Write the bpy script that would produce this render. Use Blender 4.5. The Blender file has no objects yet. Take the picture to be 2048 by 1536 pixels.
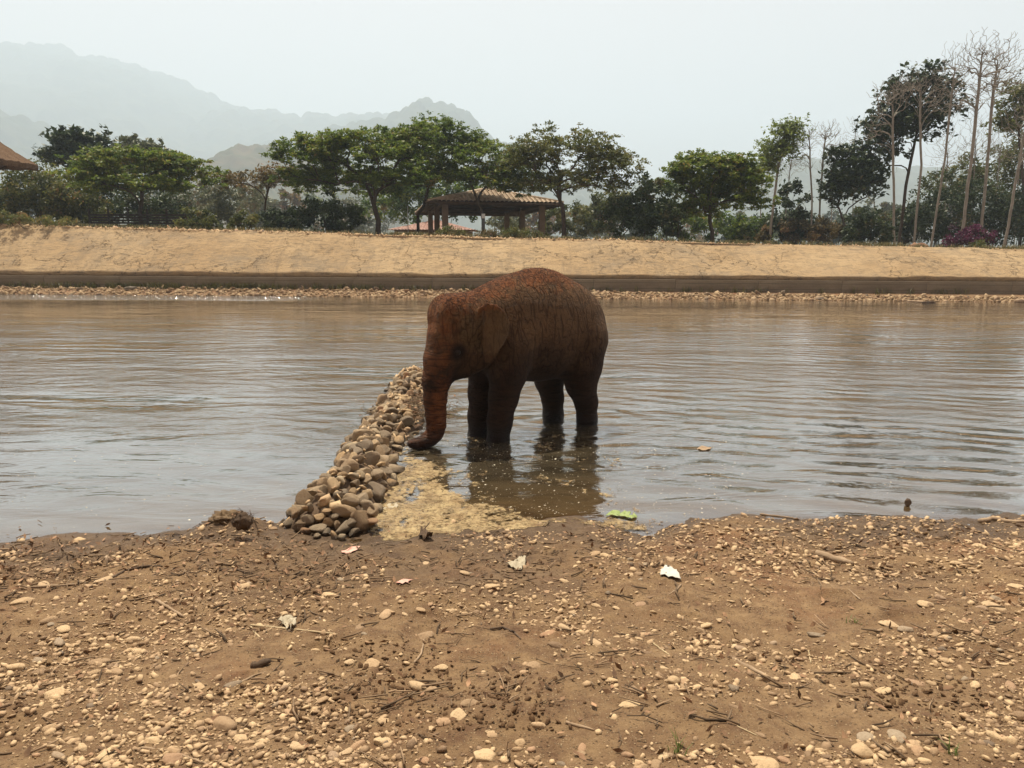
import bpy, math, random
import numpy as np
from mathutils import Matrix, Euler, Vector
R = math.radians
SC = bpy.context.scene
COL = SC.collection

# ------------------------------------------------------------------ camera
CAM_Z = 2.07
FPX = 1500.0                      # focal length in pixels of the 2048 px wide photograph
PITCH, ROLL = 10.2, 0.26
cam_data = bpy.data.cameras.new('camera')
cam = bpy.data.objects.new('camera', cam_data)
COL.objects.link(cam)
cam_data.sensor_width = 36.0
cam_data.lens = 36.0 * FPX / 2048.0
cam_data.clip_start, cam_data.clip_end = 0.05, 12000
CM = Euler((R(90 - PITCH), 0, 0)).to_matrix() @ Matrix.Rotation(R(ROLL), 3, 'Z')
cam.matrix_world = Matrix.Translation((0, 0, CAM_Z)) @ CM.to_4x4()
SC.camera = cam

# ------------------------------------------------------------------ sky, sun, exposure
SUN_EL, SUN_AZ = 69.0, -24.0      # azimuth: 0 = straight ahead of the camera, negative = to the left
world = bpy.data.worlds.new('World')
SC.world = world
world.use_nodes = True
wn, wl = world.node_tree.nodes, world.node_tree.links
wn.clear()
sky = wn.new('ShaderNodeTexSky')
sky.sky_type = 'NISHITA'
sky.sun_disc = False
sky.sun_elevation = R(SUN_EL)
sky.sun_rotation = R(SUN_AZ)
sky.altitude = 300
sky.air_density = 1.0
sky.dust_density = 7.0
sky.ozone_density = 1.0
mixw = wn.new('ShaderNodeMix'); mixw.data_type = 'RGBA'
mixw.inputs[0].default_value = 0.72            # smoke haze whitens the whole dome evenly
mixw.inputs[7].default_value = (10.0, 7.6, 6.6, 1)
wl.new(sky.outputs[0], mixw.inputs[6])
bg = wn.new('ShaderNodeBackground')
bg.inputs[1].default_value = 0.05
wl.new(mixw.outputs[2], bg.inputs[0])
wo = wn.new('ShaderNodeOutputWorld')
wl.new(bg.outputs[0], wo.inputs[0])

sun_data = bpy.data.lights.new('sun', 'SUN')
sun_data.energy = 5.0
sun_data.angle = R(0.6)
sun_data.color = (1.0, 0.90, 0.74)
sun = bpy.data.objects.new('sun', sun_data)
COL.objects.link(sun)
sd = Vector((math.sin(R(SUN_AZ)) * math.cos(R(SUN_EL)), math.cos(R(SUN_AZ)) * math.cos(R(SUN_EL)), math.sin(R(SUN_EL))))
sun.rotation_euler = sd.to_track_quat('Z', 'Y').to_euler()
sun.location = (0, 30, 60)

SC.view_settings.view_transform = 'Standard'
SC.view_settings.look = 'None'
SC.view_settings.exposure = 1.0
SC.view_settings.gamma = 1.0
SC.view_settings.use_curve_mapping = False
SC.render.engine = 'CYCLES'
SC.cycles.use_denoising = True
SC.cycles.max_bounces = 5
SC.cycles.diffuse_bounces = 2
SC.cycles.glossy_bounces = 3
SC.cycles.transmission_bounces = 3
SC.cycles.transparent_max_bounces = 8
SC.cycles.volume_bounces = 1
SC.cycles.sample_clamp_indirect = 6.0

# ------------------------------------------------------------------ helpers
def ray(px, py):
    d = CM @ Vector(((px - 1024) / FPX, (768 - py) / FPX, -1.0))
    return d
def at_y(px, py, Y):               # point seen at a pixel, at ground distance Y
    d = ray(px, py); t = Y / d.y
    return Vector((d.x * t, Y, CAM_Z + d.z * t))
def at_z(px, py, z=0.0):           # point seen at a pixel, on the level z
    d = ray(px, py); t = (z - CAM_Z) / d.z
    return Vector((d.x * t, d.y * t, z))

def rng(seed):
    return np.random.default_rng(seed)

def np_mesh(name, V, faces, mat=None, smooth=True, tint=None, attrs=None):
    """faces: list of int arrays (m,k)"""
    me = bpy.data.meshes.new(name)
    V = np.asarray(V, dtype=np.float32)
    if not isinstance(faces, (list, tuple)):
        faces = [faces]
    faces = [np.asarray(f, dtype=np.int32) for f in faces if len(f)]
    me.vertices.add(len(V))
    me.vertices.foreach_set('co', V.ravel())
    nl = sum(f.size for f in faces); nf = sum(len(f) for f in faces)
    me.loops.add(nl)
    me.polygons.add(nf)
    me.loops.foreach_set('vertex_index', np.concatenate([f.ravel() for f in faces]))
    tot = np.concatenate([np.full(len(f), f.shape[1], dtype=np.int32) for f in faces])
    st = np.zeros(nf, dtype=np.int32); st[1:] = np.cumsum(tot)[:-1]
    me.polygons.foreach_set('loop_start', st)
    me.polygons.foreach_set('loop_total', tot)
    me.polygons.foreach_set('use_smooth', np.full(nf, smooth, dtype=bool))
    me.update(calc_edges=True)
    if tint is not None:
        a = me.attributes.new('tint', 'FLOAT', 'POINT')
        a.data.foreach_set('value', np.asarray(tint, dtype=np.float32))
    for k, v in (attrs or {}).items():
        a = me.attributes.new(k, 'FLOAT', 'POINT')
        a.data.foreach_set('value', np.asarray(v, dtype=np.float32))
    if mat is not None:
        me.materials.append(mat)
    return me

def link(name, me, parent=None, loc=None, rot=None, scale=None, **props):
    o = bpy.data.objects.new(name, me)
    COL.objects.link(o)
    if parent is not None:
        o.parent = parent
    if loc is not None: o.location = loc
    if rot is not None: o.rotation_euler = rot
    if scale is not None: o.scale = scale
    for k, v in props.items():
        o[k] = v
    return o

def thing(name, loc, label, category, group=None):
    o = link(name, None, loc=loc, label=label, category=category)
    o.empty_display_size = 0.2
    if group: o['group'] = group
    return o

# ---- noise in numpy (value noise, tri-linear)
def _hash(ix, iy, iz, seed):
    h = (ix.astype(np.int64) * 374761393 + iy.astype(np.int64) * 668265263 + iz.astype(np.int64) * 2147483647 + seed * 1274126177) & 0xFFFFFFFF
    h = ((h ^ (h >> 13)) * 1274126177) & 0xFFFFFFFF
    return ((h ^ (h >> 16)) & 0xFFFFFF) / float(0xFFFFFF)
def vnoise(x, y, z=None, seed=0):
    x = np.asarray(x, dtype=np.float64); y = np.asarray(y, dtype=np.float64)
    z = np.zeros_like(x) if z is None else np.asarray(z, dtype=np.float64)
    ix, iy, iz = np.floor(x), np.floor(y), np.floor(z)
    fx, fy, fz = x - ix, y - iy, z - iz
    fx = fx * fx * (3 - 2 * fx); fy = fy * fy * (3 - 2 * fy); fz = fz * fz * (3 - 2 * fz)
    r = 0
    for dx in (0, 1):
        for dy in (0, 1):
            for dz in (0, 1):
                w = (fx if dx else 1 - fx) * (fy if dy else 1 - fy) * (fz if dz else 1 - fz)
                r = r + w * _hash(ix + dx, iy + dy, iz + dz, seed)
    return r * 2 - 1
def fbm(x, y, z=None, seed=0, octv=4, gain=0.5):
    a, s, r = 1.0, 1.0, 0
    for o in range(octv):
        r = r + a * vnoise(np.asarray(x) * s, np.asarray(y) * s, None if z is None else np.asarray(z) * s, seed + o * 17)
        a *= gain; s *= 2.03
    return r

def grid_faces(nx, ny):
    i = np.arange(nx - 1)[:, None] * ny + np.arange(ny - 1)[None, :]
    i = i.ravel()
    return np.stack([i, i + ny, i + ny + 1, i + 1], 1)

# ---- tubes, boxes
def tube_np(pts, radii, k=6, cap=True, flat=1.0):
    pts = np.asarray(pts, dtype=np.float64); n = len(pts)
    radii = np.broadcast_to(np.asarray(radii, dtype=np.float64), (n,))
    t = np.gradient(pts, axis=0); t /= np.linalg.norm(t, axis=1)[:, None] + 1e-9
    up = np.array([0, 0, 1.0]) if abs(t[0][2]) < 0.9 else np.array([1.0, 0, 0])
    V = []
    a = np.arange(k) * 2 * math.pi / k
    for i in range(n):
        s = np.cross(t[i], up); s /= np.linalg.norm(s) + 1e-9
        u = np.cross(s, t[i])
        V.append(pts[i] + radii[i] * (np.cos(a)[:, None] * s + flat * np.sin(a)[:, None] * u))
    V = np.concatenate(V)
    F = []
    for i in range(n - 1):
        j = np.arange(k)
        F.append(np.stack([i * k + j, i * k + (j + 1) % k, (i + 1) * k + (j + 1) % k, (i + 1) * k + j], 1))
    F = [np.concatenate(F)]
    if cap:
        F.append(np.arange(k)[::-1][None, :]); F.append(((n - 1) * k + np.arange(k))[None, :])
    return V, F

class MB:
    """collects pieces into one mesh"""
    def __init__(s): s.V = []; s.F = {}; s.n = 0; s.T = []
    def add(s, V, F, tint=0.5):
        V = np.asarray(V, dtype=np.float64)
        if not isinstance(F, (list, tuple)): F = [F]
        for f in F:
            f = np.asarray(f)
            s.F.setdefault(f.shape[1], []).append(f + s.n)
        s.V.append(V); s.n += len(V)
        s.T.append(np.broadcast_to(np.asarray(tint, dtype=np.float64), (len(V),)))
        return s
    def box(s, c, d, rz=0.0, tint=0.5, bev=0.0):
        x, y, z = d[0] / 2, d[1] / 2, d[2] / 2
        V = np.array([[i * x, j * y, k * z] for i in (-1, 1) for j in (-1, 1) for k in (-1, 1)])
        cr, sr = math.cos(rz), math.sin(rz)
        V = np.stack([V[:, 0] * cr - V[:, 1] * sr, V[:, 0] * sr + V[:, 1] * cr, V[:, 2]], 1) + np.asarray(c)
        F = np.array([[0, 1, 3, 2], [4, 6, 7, 5], [0, 4, 5, 1], [2, 3, 7, 6], [0, 2, 6, 4], [1, 5, 7, 3]])
        return s.add(V, F, tint)
    def tube(s, pts, radii, k=6, tint=0.5, flat=1.0):
        V, F = tube_np(pts, radii, k, True, flat); return s.add(V, F, tint)
    def mesh(s, name, mat, smooth=True, base=(0, 0, 0)):
        V = np.concatenate(s.V) - np.asarray(base)
        return np_mesh(name, V, [np.concatenate(f) for f in s.F.values()], mat, smooth, np.concatenate(s.T))

# ---- material building
def new_mat(name):
    m = bpy.data.materials.new(name); m.use_nodes = True
    m.node_tree.nodes.clear()
    return m
class NT:
    def __init__(s, m): s.t = m.node_tree; s.n = s.t.nodes; s.l = s.t.links
    def node(s, typ, **kw):
        n = s.n.new(typ)
        for k, v in kw.items(): setattr(n, k, v)
        return n
    def put(s, sock, v):
        if v is None: return
        if isinstance(v, (int, float)): sock.default_value = v
        elif isinstance(v, (tuple, list)): sock.default_value = tuple(v) + ((1,) if len(v) == 3 and sock.type == 'RGBA' else ())
        else: s.l.new(v, sock)
    def coord(s, kind='Object'): return s.node('ShaderNodeTexCoord').outputs[kind]
    def mapping(s, v, scale=(1, 1, 1), rot=(0, 0, 0), loc=(0, 0, 0)):
        n = s.node('ShaderNodeMapping'); s.put(n.inputs[0], v)
        n.inputs[1].default_value = loc; n.inputs[2].default_value = rot; n.inputs[3].default_value = scale
        return n.outputs[0]
    def noise(s, v, scale, detail=4, rough=0.55, dist=0.0, out=0):
        n = s.node('ShaderNodeTexNoise'); s.put(n.inputs['Vector'], v)
        n.inputs['Scale'].default_value = scale; n.inputs['Detail'].default_value = detail
        n.inputs['Roughness'].default_value = rough; n.inputs['Distortion'].default_value = dist
        return n.outputs[out]
    def voronoi(s, v, scale, feature='F1', out='Distance', rand=1.0):
        n = s.node('ShaderNodeTexVoronoi', feature=feature); s.put(n.inputs['Vector'], v)
        n.inputs['Scale'].default_value = scale; n.inputs['Randomness'].default_value = rand
        return n.outputs[out]
    def wave(s, v, scale, dist=2.0, detail=2, dscale=1.0, direction='X', typ='BANDS'):
        n = s.node('ShaderNodeTexWave', wave_type=typ)
        if typ == 'BANDS': n.bands_direction = direction
        s.put(n.inputs['Vector'], v); n.inputs['Scale'].default_value = scale
        n.inputs['Distortion'].default_value = dist; n.inputs['Detail'].default_value = detail
        n.inputs['Detail Scale'].default_value = dscale
        return n.outputs['Fac']
    def math(s, op, a, b=None, c=None, clamp=False):
        n = s.node('ShaderNodeMath', operation=op, use_clamp=clamp)
        s.put(n.inputs[0], a); s.put(n.inputs[1], b); s.put(n.inputs[2], c)
        return n.outputs[0]
    def rng(s, v, a, b, c=0.0, d=1.0):
        n = s.node('ShaderNodeMapRange'); s.put(n.inputs[0], v)
        for i, q in enumerate((a, b, c, d)): n.inputs[i + 1].default_value = q
        return n.outputs[0]
    def mix(s, f, a, b, blend='MIX'):
        n = s.node('ShaderNodeMix', data_type='RGBA', blend_type=blend)
        s.put(n.inputs[0], f); s.put(n.inputs[6], a); s.put(n.inputs[7], b)
        return n.outputs[2]
    def ramp(s, v, stops):
        n = s.node('ShaderNodeValToRGB'); s.put(n.inputs[0], v)
        e = n.color_ramp.elements
        while len(e) < len(stops): e.new(0.5)
        for q, (p, c) in zip(e, stops):
            q.position = p; q.color = tuple(c) + (1,) if len(c) == 3 else c
        return n.outputs[0]
    def attr(s, name): return s.node('ShaderNodeAttribute', attribute_name=name).outputs['Fac']
    def objrand(s): return s.node('ShaderNodeObjectInfo').outputs['Random']
    def bump(s, h, strength=0.5, dist=0.01, normal=None):
        n = s.node('ShaderNodeBump'); n.inputs['Strength'].default_value = strength
        n.inputs['Distance'].default_value = dist; s.put(n.inputs['Height'], h)
        if normal is not None: s.put(n.inputs['Normal'], normal)
        return n.outputs[0]
    def bsdf(s, color, rough=0.8, normal=None, spec=0.3, **kw):
        n = s.node('ShaderNodeBsdfPrincipled')
        s.put(n.inputs['Base Color'], color); s.put(n.inputs['Roughness'], rough)
        s.put(n.inputs['Specular IOR Level'], spec)
        if normal is not None: s.put(n.inputs['Normal'], normal)
        for k, v in kw.items(): s.put(n.inputs[k], v)
        return n.outputs[0]
    def out(s, surf):
        o = s.node('ShaderNodeOutputMaterial'); s.l.new(surf, o.inputs['Surface'])

def mat_plain(name, c1, c2, scale=6.0, rough=0.85, bump=0.4, bdist=0.01, spec=0.25, tintmix=0.0):
    m = new_mat(name); t = NT(m)
    co = t.coord('Object')
    f = t.rng(t.noise(co, scale, 6, 0.6), 0.3, 0.7)
    c = t.mix(f, c1, c2)
    if tintmix:
        v = t.rng(t.attr('tint'), 0, 1, 1 - tintmix, 1 + tintmix)
        n = t.node('ShaderNodeVectorMath', operation='SCALE'); t.put(n.inputs[0], c); t.put(n.inputs['Scale'], v); c = n.outputs[0]
    nb = t.bump(t.noise(co, scale * 5, 5, 0.65), bump, bdist)
    t.out(t.bsdf(c, rough, nb, spec))
    return m
# ------------------------------------------------------------------ lie of the land
def interp_line(pts, z):
    P = [at_z(x, y, z) for x, y in pts]
    xs = np.array([p.x for p in P]); ys = np.array([p.y for p in P])
    o = np.argsort(xs)
    return xs[o], ys[o]
SHX, SHY = interp_line([(-250, 1105), (0, 1090), (150, 1084), (300, 1072), (390, 1058), (450, 1035), (560, 1062), (660, 1072), (760, 1078), (900, 1066),
                        (1000, 1052), (1200, 1046), (1300, 1052), (1400, 1047), (1600, 1044), (1700, 1036), (1790, 1024), (1900, 1036), (2048, 1030), (2300, 1022)], 0.0)
def shore_y(X): return np.interp(X, SHX, SHY)
_fa, _fb = at_z(0, 588, 0), at_z(2048, 604, 0)
def far_y(X):                                      # far waterline
    return _fa.y + (np.asarray(X) - _fa.x) * (_fb.y - _fa.y) / (_fb.x - _fa.x)
def wall_y(X): return far_y(X) + 1.35
RUN = 3.3
_ta = at_y(0, 451, float(wall_y(_fa.x)) + RUN); _tb = at_y(2048, 501, float(wall_y(_fb.x)) + RUN); _tm = at_y(1024, 478, float(wall_y(0)) + RUN)
def top_z(X):
    X = np.asarray(X, dtype=np.float64)
    z = np.interp(X, [_ta.x - 30, _ta.x, _tm.x, _tb.x, _tb.x + 30], [_ta.z + 0.5, _ta.z, _tm.z, _tb.z, _tb.z - 0.3])
    return z
DAM_X = lambda Y: -1.36 - (np.asarray(Y) - 5.5) * 0.030

_pg = rng(19)
PRINTS = [(float(_pg.uniform(-3.2, 3.2)), float(_pg.uniform(2.5, 5.0)), float(_pg.uniform(0.05, 0.13)), float(_pg.uniform(0.006, 0.018))) for _ in range(46)]
def land(X, Y, fine=True):
    """height of near bank, river bed and far gravel strip"""
    X = np.asarray(X, dtype=np.float64); Y = np.asarray(Y, dtype=np.float64)
    d = shore_y(X) - Y                             # + inland
    h = np.where(d > 0, 0.115 * d + 0.02 * np.minimum(d, 0.3), 0.10 * d)
    h = np.where(d > 4, 0.46 + 0.03 * (d - 4), h)
    h = h + 4.5 * np.clip((d - 9.5) / 9.0, 0, 1) ** 1.4              # added rise behind the viewer, carrying the leaf masses that block sky fill
    h = np.maximum(h, -0.6)
    fd = Y - far_y(X)
    h = np.where(fd > -3, np.maximum(h, np.minimum(fd * 0.19, 0.34)), h)
    nearm = np.clip((9 - np.abs(d)) / 4, 0, 1)
    h = h + 0.035 * fbm(X * 0.9, Y * 0.9, seed=3, octv=3) * nearm
    h = h + 0.018 * fbm(X * 3.1, Y * 3.1, seed=5, octv=3) * nearm
    if fine:
        m = np.clip((3.8 - np.abs(d)) / 1.5, 0, 1)
        wd = np.clip((d + 0.1) / 0.3, 0.25, 1) * m
        h = h + 0.008 * fbm(X * 12, Y * 12, seed=9, octv=3) * wd
        rough = np.clip(vnoise(X * 1.3, Y * 1.3, seed=21) * 1.4 + 0.35, 0, 1)
        h = h + 0.010 * np.abs(fbm(X * 26, Y * 26, seed=12, octv=3)) * wd * rough
        for (fx0, fy0, fr_, fd_) in PRINTS:
            q_ = ((X - fx0) ** 2 + ((Y - fy0) * 1.25) ** 2) / fr_ ** 2
            h = h + np.where(q_ < 9, fd_ * (0.55 * np.exp(-((np.sqrt(q_) - 1.15) / 0.28) ** 2) - 1.0 / (1 + q_ ** 4)) * m, 0)
        h = h - 0.055 * np.exp(-(((X + 0.893) / 0.07) ** 2 + ((Y - 3.27) / 0.05) ** 2)) * m      # hoof hole
    # silt mound by the dam
    mc = at_z(470, 1062, 0)
    h = h + (0.11 + 0.03 * fbm(X * 9, Y * 9, seed=71, octv=3)) * np.exp(-(((X - mc.x) / 0.24) ** 2 + ((Y - mc.y + 0.02) / 0.16) ** 2))
    return h

# ---- near bank + river bed, one sheet
xs = np.unique(np.concatenate([np.linspace(-90, -8, 40), np.linspace(-8, -4.4, 50), np.arange(-4.4, 4.4, 0.0185), np.linspace(4.4, 8, 50), np.linspace(8, 90, 40)]))
ys = np.unique(np.concatenate([np.linspace(-60, 1.2, 26), np.linspace(1.2, 2.25, 20), np.arange(2.25, 6.2, 0.0185), np.linspace(6.2, 10, 50), np.linspace(10, 28, 40), np.linspace(28, 36, 60)]))
GX, GY = np.meshgrid(xs, ys, indexing='ij')
GZ = land(GX, GY)
V = np.stack([GX.ravel(), GY.ravel(), GZ.ravel()], 1)

m = new_mat('bank_soil'); t = NT(m)
co = t.coord('Object')
n1 = t.noise(co, 1.1, 5, 0.6); n2 = t.noise(co, 9, 6, 0.65); n3 = t.noise(co, 60, 5, 0.7)
c = t.mix(t.rng(n1, 0.35, 0.68), (0.205, 0.128, 0.062), (0.280, 0.183, 0.094))
c = t.mix(t.rng(n2, 0.35, 0.7), c, (0.115, 0.062, 0.032))
red = t.math('MULTIPLY', t.rng(t.noise(t.mapping(co, loc=(3, 7, 0)), 0.9, 4, 0.6), 0.54, 0.68), 0.7)
c = t.mix(red, c, (0.200, 0.092, 0.042))
c = t.mix(t.rng(n3, 0.55, 0.75, 0, 0.55), c, (0.33, 0.22, 0.12))
c = t.mix(t.rng(n3, 0.25, 0.42, 0.6, 0.0), c, (0.06, 0.033, 0.018))
wet = t.attr('wet')
c = t.mix(t.math('MULTIPLY', wet, 0.8), c, (0.052, 0.032, 0.018))
c = t.mix(t.math('MULTIPLY', t.attr('bed'), 0.85), c, (0.225, 0.175, 0.115))
vg = t.node('ShaderNodeTexVoronoi'); t.put(vg.inputs['Vector'], co); vg.inputs['Scale'].default_value = 95
sg = t.node('ShaderNodeSeparateColor'); t.l.new(vg.outputs['Color'], sg.inputs[0])
round_ = t.rng(vg.outputs['Distance'], 0.30, 0.42, 1, 0)
pale = t.math('MULTIPLY', round_, t.math('MULTIPLY', t.rng(sg.outputs[0], 0.70, 0.74), t.rng(n2, 0.35, 0.55)))
darkg = t.math('MULTIPLY', round_, t.rng(sg.outputs[1], 0.80, 0.84))
c = t.mix(t.math('MULTIPLY', pale, t.rng(wet, 0, 1, .8, .2)), c, (0.38, 0.275, 0.155))
c = t.mix(t.math('MULTIPLY', darkg, 0.6), c, (0.055, 0.032, 0.018))
fg = t.noise(co, 210, 3, 0.8)
c = t.mix(t.rng(fg, 0.56, 0.70, 0, 0.6), c, (0.065, 0.038, 0.02))
c = t.mix(t.rng(fg, 0.30, 0.44, 0.5, 0), c, (0.33, 0.23, 0.13))
hb = t.math('ADD', t.math('MULTIPLY', n3, 0.5), t.noise(co, 170, 4, 0.7))
hb = t.math('ADD', hb, t.math('MULTIPLY', t.voronoi(co, 45), 0.5))
hb = t.math('ADD', hb, t.math('MULTIPLY', t.math('ADD', pale, darkg), 0.8))
nb = t.bump(hb, 0.9, 0.010)
rough = t.rng(wet, 0.2, 1.0, 0.95, 0.5)
t.out(t.bsdf(c, rough, nb, 0.25))
M_SOIL = m
_wn = 0.15 + 0.09 * fbm(GX.ravel() * 1.3, GY.ravel() * 1.9, seed=44, octv=3) - 0.05 * np.clip((GX.ravel() - 0.3) / 1.5, 0, 1)
wetv = np.clip(1.15 - GZ.ravel() / np.maximum(_wn, 0.03), 0, 1) * (GY.ravel() < 20)
ground = link('ground', np_mesh('ground', V, grid_faces(len(xs), len(ys)), M_SOIL, True, None, {'wet': wetv, 'bed': np.clip((-GZ.ravel() - 0.015) / 0.05, 0, 1)}), kind='structure')

# ---- river
def water_mat():
    m = new_mat('river_water'); t = NT(m)
    co = t.coord('Object')
    # travelling ripples: long crests across the stream, finer chop on top
    sep = t.node('ShaderNodeSeparateXYZ'); t.put(sep.inputs[0], co)
    w0 = t.noise(t.mapping(co, scale=(0.40, 1.9, 1), rot=(0, 0, 0.06)), 0.55, 2, 0.5, 0.5)
    w1 = t.noise(t.mapping(co, scale=(0.75, 1.9, 1), rot=(0, 0, -0.14)), 1.35, 3, 0.55, 0.9)
    w2 = t.noise(t.mapping(co, scale=(0.6, 1.7, 1), rot=(0, 0, -0.18)), 7.0, 3, 0.55, 0.4)
    w3 = t.noise(t.mapping(co, scale=(0.7, 1.6, 1)), 26, 3, 0.6)
    w4 = t.wave(t.mapping(co, rot=(0, 0, 0.30)), 0.75, 9.0, 3, 0.45, 'Y')
    # calm near the bank, livelier out in the stream
    calm = t.rng(sep.outputs[1], 5.3, 13.5, 0.0, 1.0)
    right = t.rng(sep.outputs[0], -0.6, 3.5, 0.35, 1.0)
    patch = t.rng(t.noise(t.mapping(co, scale=(0.35, 1, 1)), 0.45, 3, 0.5), 0.38, 0.62, 0.3, 1.4)
    a = t.math('MULTIPLY', w1, t.math('MULTIPLY', t.rng(patch, 0.3, 1.4, 0.55, 1.25), t.rng(calm, 0, 0.8, 0.30, 1.9)))
    a = t.math('MULTIPLY_ADD', w0, t.rng(calm, 0, 1, 0.45, 2.2), a)
    a = t.math('MULTIPLY_ADD', t.math('MULTIPLY', w4, right), t.rng(calm, 0, 1, 0.30, 0.20), a)
    b = t.math('MULTIPLY', t.math('MULTIPLY_ADD', w3, 0.20, t.math('MULTIPLY', w2, 0.55)), t.math('MULTIPLY', patch, t.rng(calm, 0, 0.6, 0.045, 0.45)))
    h = t.math('ADD', a, b)
    h = t.math('MULTIPLY', h, t.rng(sep.outputs[1], 15.0, 24.0, 1.0, 0.28))
    riff = t.math('MULTIPLY', t.rng(sep.outputs[1], 29.8, 31.0), t.rng(sep.outputs[0], -6.5, -10.5))
    h = t.math('ADD', h, t.math('MULTIPLY', riff, t.math('MULTIPLY', t.noise(t.mapping(co, scale=(0.8, 1.4, 1)), 2.6, 3, 0.6), 9.0)))
    # rings around the wading elephant's front leg
    def ring(cx, cy, amp, freq, fall):
        dx = t.math('SUBTRACT', sep.outputs[0], cx); dy = t.math('SUBTRACT', sep.outputs[1], cy)
        r = t.math('SQRT', t.math('ADD', t.math('MULTIPLY', dx, dx), t.math('MULTIPLY', dy, dy)))
        r = t.math('MULTIPLY_ADD', t.noise(co, 1.5, 2), 0.25, r)
        s = t.math('SINE', t.math('MULTIPLY', r, freq))
        e = t.math('POWER', 2.718, t.math('MULTIPLY', t.math('MULTIPLY', r, r), -fall))
        return t.math('MULTIPLY', t.math('MULTIPLY', s, e), amp)
    h = t.math('ADD', h, ring(-0.25, 8.05, 0.16, 13.0, 0.9))
    h = t.math('ADD', h, ring(0.85, 8.85, 0.13, 15.0, 0.12))
    h = t.math('ADD', h, ring(0.42, 9.0, 0.12, 21.0, 0.5))
    h = t.math('ADD', h, ring(-1.0, 7.55, 0.12, 24.0, 1.2))
    nb = t.bump(h, 1.0, 0.034)
    depth = t.attr('depth')
    silt = t.mix(t.rng(t.noise(co, 0.5, 4, 0.55), 0.35, 0.7), (0.062, 0.049, 0.029), (0.088, 0.070, 0.043))
    body = t.node('ShaderNodeBsdfDiffuse'); t.put(body.inputs[0], silt)
    clear = t.node('ShaderNodeBsdfTransparent'); t.put(clear.inputs[0], (0.90, 0.82, 0.66))
    murk = t.math('SUBTRACT', 1.0, t.math('POWER', 2.718, t.math('MULTIPLY', depth, -6.0)), clamp=True)
    under = t.node('ShaderNodeMixShader'); t.put(under.inputs[0], murk); t.l.new(clear.outputs[0], under.inputs[1]); t.l.new(body.outputs[0], under.inputs[2])
    gl = t.node('ShaderNodeBsdfGlossy'); t.put(gl.inputs['Color'], (1, 1, 1)); t.put(gl.inputs['Roughness'], t.rng(calm, 0.1, 1.0, 0.02, 0.07)); t.l.new(nb, gl.inputs['Normal'])
    fr = t.node('ShaderNodeFresnel'); fr.inputs[0].default_value = 1.5; t.l.new(nb, fr.inputs['Normal'])
    refl = t.math('MINIMUM', t.math('MULTIPLY', fr.outputs[0], 1.95), 0.92)
    fin = t.node('ShaderNodeMixShader'); t.l.new(refl, fin.inputs[0]); t.l.new(under.outputs[0], fin.inputs[1]); t.l.new(gl.outputs[0], fin.inputs[2])
    t.out(fin.outputs[0])
    return m
wx = np.unique(np.concatenate([np.linspace(-90, -10, 30), np.linspace(-10, -4.6, 40), np.arange(-4.6, 4.6, 0.07), np.linspace(4.6, 10, 40), np.linspace(10, 90, 30)]))
wy = np.unique(np.concatenate([np.arange(4.4, 8.5, 0.06), np.linspace(8.5, 14, 40), np.linspace(14, 36, 40)]))
WX, WY = np.meshgrid(wx, wy, indexing='ij')
dep = np.clip(-land(WX, WY, False), 0, 1)
V = np.stack([WX.ravel(), WY.ravel(), np.zeros(WX.size)], 1)
link('river', np_mesh('river', V, grid_faces(len(wx), len(wy)), water_mat(), True, None, {'depth': dep.ravel()}), kind='structure')

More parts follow.
